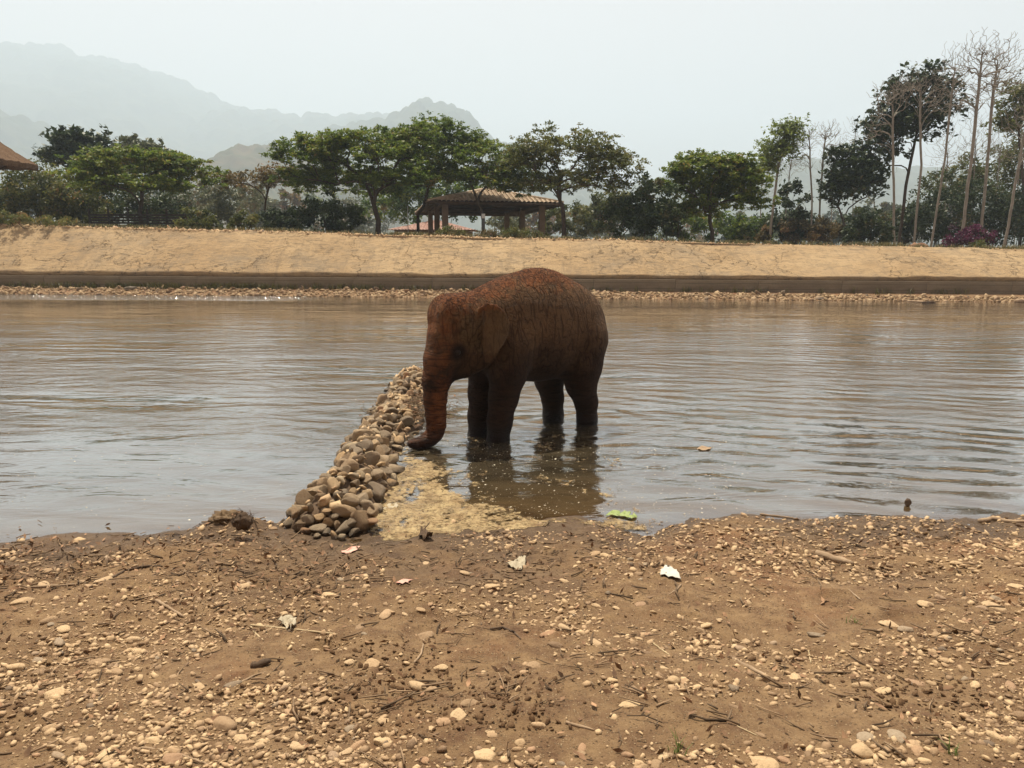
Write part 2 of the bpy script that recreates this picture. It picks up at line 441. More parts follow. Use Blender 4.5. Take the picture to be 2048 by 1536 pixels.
# ---- concrete embankment on the far side
def bank_concrete():
    m = new_mat('embankment_concrete'); t = NT(m)
    co = t.coord('Object')
    big = t.noise(co, 0.28, 5, 0.55); mid = t.noise(t.mapping(co, scale=(0.7, 1, 1)), 1.5, 6, 0.65); fin = t.noise(co, 14, 5, 0.7)
    c = t.mix(t.rng(big, 0.35, 0.65), (0.315, 0.220, 0.118), (0.375, 0.275, 0.155))
    c = t.mix(t.rng(mid, 0.50, 0.72, 0, 0.75), c, (0.235, 0.165, 0.092))
    st = t.noise(t.mapping(co, scale=(0.5, 1.6, 1.6)), 3.2, 7, 0.75, 1.4)
    c = t.mix(t.rng(st, 0.49, 0.64, 0, 0.72), c, (0.125, 0.100, 0.070))
    sv = t.noise(t.mapping(co, scale=(1.6, 0.22, 0.22)), 1.5, 6, 0.7, 0.6)
    c = t.mix(t.rng(sv, 0.50, 0.68, 0, 0.45), c, (0.16, 0.125, 0.085))
    gr = t.noise(t.mapping(co, loc=(9, 2, 0), scale=(0.6, 1, 1)), 0.55, 7, 0.72)
    c = t.mix(t.rng(gr, 0.50, 0.66, 0, 0.55), c, (0.19, 0.155, 0.11))
    # crazing: long wandering cracks, only in places
    wv = t.node('ShaderNodeVectorMath', operation='ADD'); t.put(wv.inputs[0], t.mapping(co, scale=(1.0, 0.9, 0.9)))
    sc = t.node('ShaderNodeVectorMath', operation='SCALE'); t.put(sc.inputs[0], t.noise(co, 1.1, 5, 0.6, 0, 1)); sc.inputs['Scale'].default_value = 2.6; t.l.new(sc.outputs[0], wv.inputs[1])
    cr = t.voronoi(wv.outputs[0], 0.24, 'DISTANCE_TO_EDGE')
    cr2 = t.voronoi(wv.outputs[0], 2.2, 'DISTANCE_TO_EDGE')
    where = t.rng(t.noise(co, 0.35, 3, 0.5), 0.45, 0.6)
    k = t.math('MULTIPLY', t.rng(cr, 0.0, 0.008, 0.9, 0.0), t.rng(st, 0.38, 0.50, 0.0, 1.0))
    k2 = t.math('MULTIPLY', t.rng(cr2, 0.0, 0.03, 0.6, 0.0), t.math('MULTIPLY', where, t.rng(st, 0.45, 0.55)))
    ck = t.math('MAXIMUM', k, k2)
    c = t.mix(ck, c, (0.10, 0.07, 0.045))
    c = t.mix(t.rng(fin, 0.3, 0.5, 0.35, 0), c, (0.19, 0.135, 0.08))
    hh = t.math('SUBTRACT', t.math('MULTIPLY_ADD', mid, 1.2, t.math('MULTIPLY', fin, 0.5)), ck)
    t.out(t.bsdf(c, 0.95, t.bump(hh, 0.75, 0.07), 0.1))
    return m
bx = np.arange(-75, 75.01, 0.22)
prof = np.linspace(0, 1, 26)
BX, BT = np.meshgrid(bx, prof, indexing='ij')
fy = wall_y(BX) + 0.22
zt = top_z(BX) + 0.07 * fbm(BX * 0.45, BX * 0, seed=37, octv=4)
lip = 0.93 + 0.035 * vnoise(BX * 0.55, BX * 0, seed=31) + 0.02 * vnoise(BX * 2.1, BX * 0, seed=33)
BY = fy + BT * RUN + 0.03 * vnoise(BX * 0.6, BT * 0, seed=36) * (1 - BT)
BZ = lip + (zt - lip) * BT + 0.030 * fbm(BX * 0.7, BT * 3, seed=35, octv=4) * np.sin(np.clip(BT * 3.14159, 0, 3.14159)) + 0.10 * np.sin(BT * 3.14159) * 0.6
V = np.stack([BX.ravel(), BY.ravel(), BZ.ravel()], 1)
n0 = len(V)
Vf = np.stack([bx, BY[:, 0] + 0.21, np.full(len(bx), 0.70)], 1)
i = np.arange(len(bx) - 1)
lipF = np.stack([n0 + i, n0 + i + 1, (i + 1) * len(prof), i * len(prof)], 1)
link('embankment', np_mesh('embankment', np.concatenate([V, Vf]), np.concatenate([grid_faces(len(bx), len(prof)), lipF]), bank_concrete(), True), kind='structure')

# low retaining wall at the water's edge, poured in bays
def wall_mat():
    m = new_mat('wall_concrete'); t = NT(m); co = t.coord('Object')
    a = t.noise(t.mapping(co, scale=(0.4, 1, 2.5)), 1.2, 6, 0.65); b = t.noise(co, 12, 5, 0.7)
    c = t.mix(t.rng(a, 0.35, 0.7), (0.125, 0.098, 0.066), (0.205, 0.165, 0.112))
    c = t.mix(t.rng(t.noise(t.mapping(co, scale=(0.3, 1, 3)), 2.0, 6, 0.7), 0.55, 0.72, 0, 0.8), c, (0.05, 0.042, 0.032))
    ln = t.wave(t.mapping(co, scale=(0, 0, 1)), 1.25, 0.6, 2, 1, 'Z')
    c = t.mix(t.rng(ln, 0.9, 1.0, 0, 0.5), c, (0.06, 0.05, 0.038))
    c = t.mix(t.rng(b, 0.3, 0.5, 0.4, 0), c, (0.08, 0.065, 0.045))
    t.out(t.bsdf(c, 0.9, t.bump(b, 0.5, 0.02), 0.15)); return m
M_WALL = wall_mat()
wall_t = thing('retaining_wall', (0, float(wall_y(0)), 0), 'low grey brown concrete retaining wall along the far gravel shore', 'wall')
ang = math.atan2(_fb.y - _fa.y, _fb.x - _fa.x)
rr = rng(8)
L = 3.6
nbay = 38
u0 = -nbay / 2 * L
for i in range(nbay):
    uc = u0 + (i + 0.5) * L
    X = uc * math.cos(ang); Yc = float(wall_y(0)) + uc * math.sin(ang)
    mb = MB(); mb.box((0, 0.20, 0.235), (L - 0.012, 0.40, 1.07))
    link('wall_bay', mb.mesh('wall_bay', M_WALL, False), wall_t, (X - wall_t.location.x, Yc - wall_t.location.y + rr.uniform(-.008, .008), rr.uniform(-.012, .012)), (0, 0, ang))
    if abs(X) > 1e9: break

# ---- plateau behind the embankment, out to the hills
px = np.unique(np.concatenate([np.linspace(-6000, -80, 50), np.arange(-80, 80, 0.8), np.linspace(80, 6000, 50)]))
pv = np.unique(np.concatenate([np.linspace(0, 12, 40), np.linspace(12, 80, 60), np.linspace(80, 5500, 60)]))
PX, PVV = np.meshgrid(px, pv, indexing='ij')
PY = wall_y(np.clip(PX, -80, 80)) + 0.22 + RUN + PVV
zz = top_z(PX)
def plateau(X, v):
    z = top_z(X)
    z = z + (0.06 + 0.05 * fbm(np.asarray(X) * 0.6, np.asarray(v) * 0.6, seed=50, octv=3)) * np.clip(np.asarray(v) / 0.8, 0, 1) * np.clip(1.6 - np.asarray(v) / 6, 0, 1)
    k = np.clip((np.asarray(v) - 3) / 30, 0, 1)
    return z * (1 - k) + (2.45 - 0.004 * np.clip(np.asarray(v) - 30, 0, 300)) * k
PZ = plateau(PX, PVV)
m = new_mat('plateau_soil'); t = NT(m); co = t.coord('Object')
c = t.mix(t.rng(t.noise(co, 0.5, 6, 0.65), 0.35, 0.65), (0.19, 0.125, 0.07), (0.075, 0.075, 0.03))
c = t.mix(t.rng(t.noise(co, 6, 5, 0.7), 0.4, 0.7, 0, .6), c, (0.26, 0.18, 0.11))
t.out(t.bsdf(c, 0.95, t.bump(t.noise(co, 9, 5, .7), 0.6, 0.05), 0.1))
link('far_ground', np_mesh('far_ground', np.stack([PX.ravel(), PY.ravel(), PZ.ravel()], 1), grid_faces(len(px), len(pv)), m, True), kind='structure')
def plat_z(X, Y):
    return float(plateau(X, Y - float(wall_y(np.clip(X, -80, 80))) - 0.22 - RUN))

# ---- hills in the smoke haze
def hill_mat(name, c1, c2, s):
    m = new_mat(name); t = NT(m); co = t.coord('Object')
    c = t.mix(t.rng(t.noise(co, s, 6, 0.65), 0.35, 0.65), c1, c2)
    t.out(t.bsdf(c, 1.0, None, 0.0)); return m
def hill(name, pts, D, depth, mat, tree_r, tree_h, res, seed, back=1.0):
    P = [at_y(x, y, D) for x, y in pts]
    hx = np.array([p.x for p in P]); hz = np.array([p.z for p in P])
    gx = np.arange(hx.min(), hx.max(), res); gv = np.arange(-depth, depth * back * 0.6, res)
    X, Vv = np.meshgrid(gx, gv, indexing='ij')
    ridge = np.interp(X + 0.25 * depth * 0.15 * fbm(Vv / depth * 3, X * 0 + 3, seed=seed), hx, hz) - 2.0
    ridge = np.maximum(ridge * (1 + 0.04 * fbm(X / depth * 6, X * 0 + 1.5, seed=seed + 31, octv=3)), 0.5)
    s = np.where(Vv < 0, np.clip(1 + Vv / depth, 0, 1), np.clip(1 - Vv / depth / 0.6, 0, 1))
    s = np.sin(s * math.pi / 2) ** 0.8 * 0.75 + 0.25 * s
    z = 1.5 + ridge * s * (1 + 0.20 * fbm(X / depth * 4, Vv / depth * 4, seed=seed + 1, octv=4) * (1 - s) * 2.0 * s)
    z = z + 0.012 * ridge.max() * fbm(X / depth * 9, Vv / depth * 9, seed=seed + 9, octv=3) * np.clip(s * 3, 0, 1)
    # tree crowns: cell-wise domes
    gxn, gyn = X / tree_r, Vv / tree_r
    ix, iy = np.floor(gxn), np.floor(gyn)
    b = np.zeros_like(X)
    for dx in (-1, 0, 1):
        for dy in (-1, 0, 1):
            cx = ix + dx; cy = iy + dy
            jx = cx + _hash(cx, cy, cx * 0, seed + 2); jy = cy + _hash(cx, cy, cx * 0, seed + 3)
            hh = _hash(cx, cy, cx * 0, seed + 4) ** 2.5 * 1.15 + 0.25
            d2 = (gxn - jx) ** 2 + (gyn - jy) ** 2
            b = np.maximum(b, np.sqrt(np.clip(1 - d2 / 0.72, 0, 1)) * hh)
    z = z + b * tree_h * np.clip(s * 6, 0, 1)
    link(name, np_mesh(name, np.stack([X.ravel(), D + Vv.ravel(), z.ravel()], 1), grid_faces(len(gx), len(gv)), mat, True), kind='structure')
MH = hill_mat('forest_hill', (0.035, 0.05, 0.022), (0.075, 0.08, 0.04), 0.02)
hill('hill', [(-900, 300), (-500, 180), (-200, 128), (0, 114), (60, 109), (140, 119), (220, 132), (300, 153), (380, 184), (440, 212), (500, 238), (560, 244), (640, 253), (720, 249), (800, 246), (860, 262), (1000, 330), (1200, 400), (1500, 440), (1700, 470)], 3500, 1500, MH, 38, 30, 14, 100)
hill('hill', [(420, 480), (560, 380), (660, 270), (760, 250), (812, 242), (840, 227), (872, 221), (910, 231), (950, 256), (985, 285), (1040, 322), (1120, 352), (1260, 392), (1400, 440), (1560, 485)], 2300, 800, MH, 26, 22, 9.5, 140)
hill('hill', [(-700, 200), (-300, 190), (-120, 205), (0, 224), (40, 236), (100, 252), (140, 284), (200, 330), (300, 400), (420, 470)], 1900, 600, MH, 24, 20, 9, 180)
hill('hill', [(300, 480), (360, 420), (420, 366), (462, 330), (500, 312), (540, 305), (590, 308), (650, 330), (720, 370), (800, 420), (900, 480)], 1050, 300, hill_mat('scrub_hill', (0.04, 0.055, 0.022), (0.12, 0.095, 0.055), 0.03), 13, 12, 4.2, 220)
hill('hill', [(1100, 480), (1250, 392), (1340, 352), (1440, 345), (1560, 336), (1640, 330), (1720, 345), (1900, 350), (2100, 330), (2500, 300), (2900, 340)], 1900, 600, MH, 30, 18, 12, 260)
# ------------------------------------------------------------------ trees
def leaf_mat(name, stops, trans=0.42, rough=0.5):
    m = new_mat(name); t = NT(m)
    c = t.ramp(t.attr('tint'), stops)
    p = t.bsdf(c, rough, None, 0.25)
    tr = t.node('ShaderNodeBsdfTranslucent'); t.put(tr.inputs[0], c)
    mx = t.node('ShaderNodeMixShader'); t.put(mx.inputs[0], trans); t.l.new(p, mx.inputs[1]); t.l.new(tr.outputs[0], mx.inputs[2])
    t.out(mx.outputs[0]); return m
ML_GREEN = leaf_mat('leaf_fresh_green', [(0, (0.032, 0.062, 0.012)), (0.5, (0.098, 0.150, 0.022)), (0.85, (0.200, 0.235, 0.032)), (1, (0.23, 0.165, 0.045))], 0.45)
ML_OLIVE = leaf_mat('leaf_olive', [(0, (0.046, 0.062, 0.020)), (0.5, (0.115, 0.130, 0.034)), (0.85, (0.185, 0.170, 0.052)), (1, (0.23, 0.140, 0.06))])
ML_BROWN = leaf_mat('leaf_browning', [(0, (0.054, 0.046, 0.022)), (0.5, (0.132, 0.105, 0.040)), (0.85, (0.202, 0.132, 0.054)), (1, (0.232, 0.116, 0.062))])
ML_DARK = leaf_mat('leaf_dark', [(0, (0.016, 0.030, 0.012)), (0.5, (0.038, 0.062, 0.023)), (0.85, (0.068, 0.095, 0.034)), (1, (0.108, 0.101, 0.047))], 0.2)
ML_GREY = leaf_mat('leaf_grey_green', [(0, (0.062, 0.078, 0.043)), (0.5, (0.116, 0.136, 0.071)), (0.85, (0.171, 0.178, 0.093)), (1, (0.202, 0.155, 0.093))], 0.2)
ML_LIME = leaf_mat('leaf_lime', [(0, (0.078, 0.116, 0.028)), (0.5, (0.171, 0.225, 0.054)), (1, (0.264, 0.295, 0.078))], 0.35)
ML_PINK = leaf_mat('bougainvillea_bract', [(0, (0.030, 0.012, 0.02)), (0.45, (0.085, 0.014, 0.048)), (0.8, (0.14, 0.022, 0.075)), (1, (0.06, 0.06, 0.02))], 0.25)
ML_DRY = leaf_mat('grass_dry', [(0, (0.060, 0.065, 0.020)), (0.5, (0.130, 0.120, 0.040)), (1, (0.260, 0.200, 0.090))], 0.25)
M_BARK = mat_plain('bark_dark', (0.050, 0.038, 0.028), (0.092, 0.072, 0.054), 5, 0.95, 0.8, 0.03, 0.1)
M_PALE = mat_plain('bark_pale', (0.175, 0.155, 0.125), (0.285, 0.255, 0.212), 3, 0.95, 0.6, 0.02, 0.1)

def grow(trunk, attractors, r, seg=0.45, plen_w=0.35, r_tip=0.012, expo=2.3, straight=0.4, droop=0.0, up_end=0.0, kink=0.06, asc=0.0):
    """trunk: (n,3) polyline; each attractor is joined to the cheapest node by a curved limb. returns P, parent, radius, tips"""
    P = [np.asarray(q, dtype=np.float64) for q in trunk]
    par = [-1] + list(range(len(P) - 1))
    ln = [0.0]
    for i in range(1, len(P)): ln.append(ln[-1] + np.linalg.norm(P[i] - P[i - 1]))
    nt = len(P)
    fork = P[-1]
    base_len = ln[-1]
    first_ok = max(1, nt - 1 - int(nt * 0.0))
    A = np.asarray(attractors)
    A = A[np.argsort(np.linalg.norm(A - fork, axis=1))]
    tips = []
    ok = [i >= r['first'] for i in range(nt)]
    for a in A:
        PP = np.array(P); d = np.linalg.norm(PP - a, axis=1)
        LL = np.array(ln)
        cost = d + plen_w * np.maximum(LL - base_len * 0.6, 0) + np.where(np.array(ok), 0, 1e6)
        hor = np.linalg.norm((PP - a)[:, :2], axis=1)
        cost = cost + np.where(PP[:, 2] > a[2] + 0.15 * d, d * 0.6, 0)
        if asc: cost = cost + 1.6 * np.clip(asc * hor - (a[2] - PP[:, 2]), 0, None)
        j = int(np.argmin(cost)); D = d[j]
        if D < 1e-3: continue
        p0 = P[j]
        dirp = (P[j] - P[par[j]]) if par[j] >= 0 else np.array([0, 0, 1.0])
        dirp = dirp / (np.linalg.norm(dirp) + 1e-9)
        ctl = p0 + dirp * D * straight + (a - p0) * 0.25
        ctl = ctl + np.array([0, 0, -droop * D])
        n = max(2, int(D / seg) + 1)
        prev = j
        for q in range(1, n + 1):
            s = q / n
            pt = (1 - s) ** 2 * p0 + 2 * s * (1 - s) * ctl + s * s * a
            if up_end: pt = pt + np.array([0, 0, up_end * D * (s ** 2 - s)])
            if q < n: pt = pt + r['g'].normal(0, kink * seg, 3)
            P.append(pt); par.append(prev); ln.append(ln[prev] + D / n); ok.append(True); prev = len(P) - 1
        tips.append(prev)
    n = len(P); acc = np.zeros(n)
    kids = np.zeros(n, dtype=int)
    for i in range(1, n): kids[par[i]] += 1
    for i in range(n - 1, 0, -1):
        if kids[i] == 0: acc[i] = r_tip ** expo
        acc[par[i]] += acc[i]
    rad = acc ** (1 / expo)
    return np.array(P), np.array(par), rad, tips

def limbs_mesh(P, par, rad, lo, hi, base):
    idx = np.array([i for i in range(1, len(P)) if lo <= rad[i] < hi])
    if len(idx) == 0: return None
    out = MB()
    for k, sel in ((7, idx[rad[idx] >= 0.05]), (4, idx[(rad[idx] < 0.05) & (rad[idx] >= 0.02)]), (3, idx[rad[idx] < 0.02])):
        if len(sel) == 0: continue
        a = P[par[sel]]; b = P[sel]; ra = np.minimum(rad[par[sel]], rad[sel] * 1.35); rb = rad[sel]
        d = b - a; L = np.linalg.norm(d, axis=1)[:, None] + 1e-9; d = d / L
        b = b + d * rb[:, None] * 0.5
        ref = np.where(np.abs(d[:, 2:3]) < 0.9, np.array([[0, 0, 1.0]]), np.array([[1.0, 0, 0]]))
        s = np.cross(d, ref); s /= np.linalg.norm(s, axis=1)[:, None]; u = np.cross(s, d)
        an = np.arange(k) * 2 * math.pi / k
        ring = np.cos(an)[None, :, None] * s[:, None, :] + np.sin(an)[None, :, None] * u[:, None, :]
        V = np.concatenate([a[:, None] + ring * ra[:, None, None], b[:, None] + ring * rb[:, None, None]], 1)
        m = len(sel); o = (np.arange(m) * 2 * k)[:, None]; j = np.arange(k)[None, :]
        F = np.stack([o + j, o + (j + 1) % k, o + k + (j + 1) % k, o + k + j], 2).reshape(-1, 4)
        out.add(V.reshape(-1, 3), F)
    return out

def leaves_np(C, size, g, flat=0.6, tint=None, aspect=0.5):
    """diamond leaves at centres C (n,3)"""
    n = len(C)
    nrm = g.normal(0, 1, (n, 3)); nrm[:, 2] += flat * 3; nrm /= np.linalg.norm(nrm, axis=1)[:, None]
    t = np.cross(nrm, g.normal(0, 1, (n, 3))); t /= np.linalg.norm(t, axis=1)[:, None] + 1e-9
    b = np.cross(nrm, t)
    s = (size * g.uniform(0.6, 1.35, n))[:, None]
    bend = nrm * s * g.uniform(-0.25, 0.1, n)[:, None]
    V = np.stack([C - t * s, C + b * s * aspect + bend * .3, C + t * s + bend, C - b * s * aspect + bend * .3], 1).reshape(-1, 3)
    F = np.arange(n * 4).reshape(-1, 4)
    T = np.repeat(np.clip(tint if tint is not None else g.uniform(0, 1, n), 0, 1), 4)
    return V, F, T

def ell_pts(g, n, c, rad, lo=0.55, zmin=-0.35, top=True):
    out = []
    while len(out) < n:
        d = g.normal(0, 1, 3); d /= np.linalg.norm(d)
        if d[2] < zmin: continue
        out.append(np.asarray(c) + d * np.asarray(rad) * g.uniform(lo, 1.0))
    return out

def make_tree(name, label, group, base_px, D, lobes, seed, mat, n_att=130, leaves=60, leaf=0.13, clump=(0.5, 0.22), fork=0.3, lean=(0, 0), bark=None,
              thick=1.0, depth=0.8, flat=0.6, r_tip=0.011, category='tree', trunk_px=None, zmin=-0.3, lo=0.55, seg=0.45, plen_w=0.35, tint_shift=0.0, tip_keep=1.0, droop=0.0, kink=0.06, expo=2.3, asc=0.0):
    g = rng(seed)
    D = D + 4.5
    b = at_y(base_px[0], base_px[1], D)
    gz = plat_z(b.x, D)
    b = np.array([b.x, D, gz - 0.15])
    cs = []
    for l in lobes:
        cx, cy, rx, ry = l[:4]; Y = D + (l[4] if len(l) > 4 else 0)
        c = np.array(at_y(cx, cy, Y)); k = Y / FPX
        cs.append((c, np.array([rx * k, rx * k * depth, ry * k])))
    vol = np.array([r_[0] * r_[1] * r_[2] for _, r_ in cs]) ** 0.7; vol /= vol.sum()
    att = []
    for (c, r_), w in zip(cs, vol): att += ell_pts(g, max(4, int(n_att * w)), c, r_, lo, zmin)
    top = sum(c * w for (c, _), w in zip(cs, vol))
    if trunk_px:
        tr = [b] + [np.array(at_y(x, y, D)) for x, y in trunk_px]
    else:
        hgt = top[2] - b[2]
        f = b + np.array([(top[0] - b[0]) * fork * 0.5 + lean[0], lean[1], hgt * fork])
        tr = [b, b * 0.55 + f * 0.45 + np.append(g.normal(0, 0.05, 2), 0), f]
    # finer trunk
    fine = [tr[0]]
    for p, q in zip(tr[:-1], tr[1:]):
        m = max(2, int(np.linalg.norm(q - p) / 0.6))
        for k in range(1, m + 1): fine.append(p + (q - p) * k / m + g.normal(0, 0.012, 3) * (k < m))
    first = max(1, len(fine) - max(1, int(len(fine) * 0.45))) if trunk_px else len(fine) - 1
    P, par, rad, tips = grow(fine, att, {'g': g, 'first': first}, seg, plen_w, r_tip, expo, droop=droop, kink=kink, asc=asc)
    rad = rad * thick * (1.3 if leaves else 1.0)
    nf = len(fine)
    for i in range(nf):                                     # root flare
        rad[i] *= 1 + 0.5 * math.exp(-np.linalg.norm(P[i] - P[0]) / 0.35)
    th = thing(name, tuple(b), label, category, group)
    lim = limbs_mesh(P, par, rad, 0.022 * thick, 9, b)
    if lim: link('trunk', lim.mesh('trunk', bark or M_BARK, True, b), th)
    cr = limbs_mesh(P, par, rad, 0, 0.022 * thick, b)
    if leaves:
        tip = P[np.array(tips)]
        if tip_keep < 1: tip = tip[g.random(len(tip)) < tip_keep]
        # a few secondary clumps along the limbs
        cl_t = g.normal(0.48 + tint_shift, 0.13, len(tip))
        n = leaves
        C = np.repeat(tip, n, 0)
        off = g.normal(0, 1, C.shape) * np.array([clump[0], clump[0], clump[1]])
        # clumps broken into twig sprays
        sp = g.normal(0, 1, (len(tip), 6, 3)) * np.array([clump[0], clump[0], clump[1]])
        w = g.integers(0, 6, len(C))
        C = C + sp[np.repeat(np.arange(len(tip)), n), w] * 0.95 + off * 0.30
        T = np.repeat(cl_t, n) + g.normal(0, 0.16, len(C))
        LV, LF, LT = leaves_np(C, leaf, g, flat, T)
        lm = MB(); lm.add(LV - b, LF, LT)
        crown = link('crown', lm.mesh('crown', mat, False), th)
        if cr: link('twigs', cr.mesh('twigs', bark or M_BARK, True, b), crown, kind='stuff')
    elif cr:
        link('branches', cr.mesh('branches', bark or M_BARK, True, b), th, kind='stuff')
    return th

G_RAIN = 'spreading shade trees along the embankment'
make_tree('shade_tree', 'broad flat-topped green tree forking low beside the dark slatted fence', G_RAIN, (283, 442), 40.5,
          [(275, 335, 120, 38), (190, 352, 62, 34), (365, 345, 62, 34, 1.0), (270, 372, 110, 26, -1), (415, 362, 22, 14)], 11, ML_GREEN, 210, 175, 0.092, (0.38, 0.15), trunk_px=[(280, 425), (284, 400)], tint_shift=0.10)
make_tree('shade_tree', 'small brownish wispy tree with many slanting stems between two big green trees', G_RAIN, (532, 440), 43,
          [(505, 365, 66, 26), (560, 355, 40, 28)], 12, ML_BROWN, 90, 42, 0.095, (0.28, 0.14), fork=0.14, thick=0.8)
make_tree('shade_tree', 'largest spreading green tree, its wide crown joined to the tree by the pavilion', G_RAIN, (756, 462), 40,
          [(735, 315, 130, 52), (620, 312, 72, 42), (600, 362, 48, 30), (820, 292, 75, 45, 1), (690, 370, 120, 40, 1.5), (800, 360, 70, 35, -1)], 13, ML_GREEN, 300, 175, 0.092, (0.38, 0.16), trunk_px=[(757, 440), (752, 425)], thick=1.1, tint_shift=0.06)
make_tree('shade_tree', 'taller slim-trunked green tree growing at the corner of the tiled pavilion', G_RAIN, (835, 455), 43.5,
          [(860, 285, 78, 45), (925, 300, 55, 40), (845, 340, 70, 40, 1), (905, 352, 60, 30)], 14, ML_GREEN, 150, 150, 0.092, (0.36, 0.16), trunk_px=[(836, 430), (848, 410)], tint_shift=-0.02)
make_tree('shade_tree', 'green tree standing directly in front of the tiled pavilion roof', G_RAIN, (966, 468), 41.5,
          [(975, 318, 78, 34), (1030, 345, 50, 32), (990, 362, 85, 30), (1050, 380, 35, 20), (930, 352, 40, 26)], 15, ML_GREEN, 130, 140, 0.092, (0.36, 0.16), trunk_px=[(966, 440), (962, 420), (952, 395)], tint_shift=0.06)
make_tree('shade_tree', 'open olive tree with visible forked limbs touching the pavilion eave', G_RAIN, (1128, 476), 38.5,
          [(1130, 310, 105, 50), (1060, 325, 62, 42), (1210, 335, 72, 45), (1250, 365, 30, 22), (1140, 372, 110, 32)], 16, ML_OLIVE, 230, 95, 0.085, (0.34, 0.16), trunk_px=[(1128, 452), (1127, 434)])
make_tree('shade_tree', 'dense rounded bright green tree standing alone before the leafless trees', G_RAIN, (1424, 484), 38.5,
          [(1425, 345, 80, 42), (1360, 372, 42, 48), (1480, 372, 52, 50), (1440, 400, 70, 40), (1390, 425, 50, 24), (1510, 410, 22, 26)], 17, ML_GREEN, 200, 180, 0.092, (0.34, 0.17), trunk_px=[(1424, 462), (1420, 446)], tint_shift=0.12)
make_tree('shade_tree', 'dark broad-leaved tree rising behind the flat-topped green tree', None, (170, 440), 56,
          [(130, 285, 28, 20), (165, 292, 40, 30), (200, 285, 20, 18), (140, 320, 55, 26)], 18, ML_DARK, 80, 55, 0.24, (0.45, 0.3))
make_tree('shade_tree', 'rounded grey green tree, its domed top just above the flat-topped tree', None, (275, 440), 66,
          [(272, 300, 50, 22), (300, 315, 50, 20), (250, 330, 70, 30)], 19, ML_GREY, 90, 60, 0.24, (0.5, 0.3))

# leafless trees on the right
G_BARE = 'tall leafless trees with pale trunks'
def bare(base, D, trunk, lobes, seed, label, n=120, thick=1.0, leaves=0, mat=None, leaf=0.1, r_tip=0.0085, tip_keep=1.0, plen=0.10, clump=(0.35, 0.2), zmin=-0.6):
    make_tree('bare_tree', label, G_BARE, base, D, lobes, seed, mat, int(n * 3.3), leaves, leaf, clump, trunk_px=trunk, bark=M_PALE, thick=thick, r_tip=r_tip, lo=0.15, zmin=zmin, seg=0.5, plen_w=plen, tip_keep=tip_keep, droop=0.10, kink=0.07, expo=2.6, asc=0.6 + 0.6 * ((seed * 37) % 10) / 10)
bare((1538, 487), 50, [(1548, 400), (1562, 300), (1574, 240)], [(1575, 262, 32, 30), (1560, 300, 45, 35), (1530, 330, 30, 30)], 31, 'slender pale-trunked tree with sparse lime leaves near its top', 90, 1.0, 26, ML_LIME, 0.12, tip_keep=0.75)
bare((1568, 487), 54, [(1572, 420), (1580, 340), (1590, 290)], [(1592, 280, 30, 40), (1585, 330, 35, 30)], 32, 'thin leafless tree close behind the lime-leaved one', 70, 0.75)
bare((1622, 486), 50, [(1624, 400), (1620, 320), (1618, 262)], [(1616, 275, 30, 35), (1606, 320, 28, 35)], 33, 'bare tree with a straight stem, first of a close pair', 90, 0.95)
bare((1638, 486), 50.5, [(1640, 400), (1646, 320), (1652, 262)], [(1655, 268, 35, 34), (1664, 310, 28, 40)], 34, 'bare forking tree, second of a close pair', 100, 1.0)
bare((1705, 486), 60, [(1706, 400), (1708, 320), (1712, 250)], [(1712, 250, 26, 28), (1705, 290, 25, 30)], 35, 'hazy leafless tree standing behind the dark leafy crown', 60, 0.7)
bare((1789, 492), 45, [(1788, 400), (1786, 300), (1785, 215)], [(1770, 200, 40, 45), (1795, 185, 40, 40), (1750, 260, 30, 60)], 36, 'straight pale trunk with reddish bared base and thin twigs', 120, 1.15)
bare((1828, 489), 46, [(1834, 420), (1843, 330), (1840, 240), (1842, 170)], [(1840, 165, 45, 40), (1870, 210, 40, 50), (1810, 180, 40, 40)], 37, 'leafless tree growing up through the dark leafy crown', 120, 1.1)
bare((1862, 492), 45, [(1872, 430), (1888, 330), (1900, 220), (1910, 130)], [(1905, 130, 36, 50), (1925, 170, 30, 40), (1885, 180, 30, 50)], 38, 'leaning leafless tree rising from beside the earth heap', 110, 1.0)
bare((1922, 496), 43, [(1930, 420), (1945, 300), (1955, 200), (1964, 110)], [(1962, 105, 45, 48), (1930, 140, 40, 40), (1990, 170, 40, 60), (1925, 210, 40, 40)], 39, 'very tall leafless tree with ascending branches before the pink bougainvillea', 170, 1.25)
bare((1960, 494), 46, [(1966, 420), (1975, 320), (1985, 200), (1996, 120)], [(2000, 115, 50, 52), (2030, 160, 40, 60), (1970, 180, 35, 50)], 40, 'tall leafless tree standing just behind the pink bougainvillea', 160, 1.25)
bare((2008, 497), 42.5, [(2020, 430), (2036, 340), (2052, 250)], [(2060, 230, 60, 70), (2080, 300, 50, 60)], 41, 'thick pale leaning trunk at the end of the row', 110, 1.3)
for i, (bx_, tx_, ty_, lab) in enumerate([(1885, 1896, 250, 'slim bare sapling between the leaning tree and the bougainvillea'), (1940, 1952, 230, 'slim bare tree half hidden by the very tall one'), (1985, 2002, 240, 'slim bare tree between the two last thick trunks'),
                                       (2028, 2044, 190, 'slim bare tree tangled with the dusty leafy crown'), (1752, 1742, 250, 'slim bare tree beside the rounded dark bush'), (1660, 1672, 290, 'slim bare tree between the close pair and the drooping dark tree'), (1520, 1524, 310, 'slim bare sapling between the bright green and lime-leaved trees')]):
    bare((bx_, 490), 54 + i, [(bx_ * .6 + tx_ * .4, 400), (tx_, ty_ + 50)], [(tx_, ty_ + 20, 34, 55), (tx_ + 15, ty_ + 70, 40, 50), (tx_ - 15, ty_ + 60, 34, 50)], 560 + i, lab, 110, 0.7)
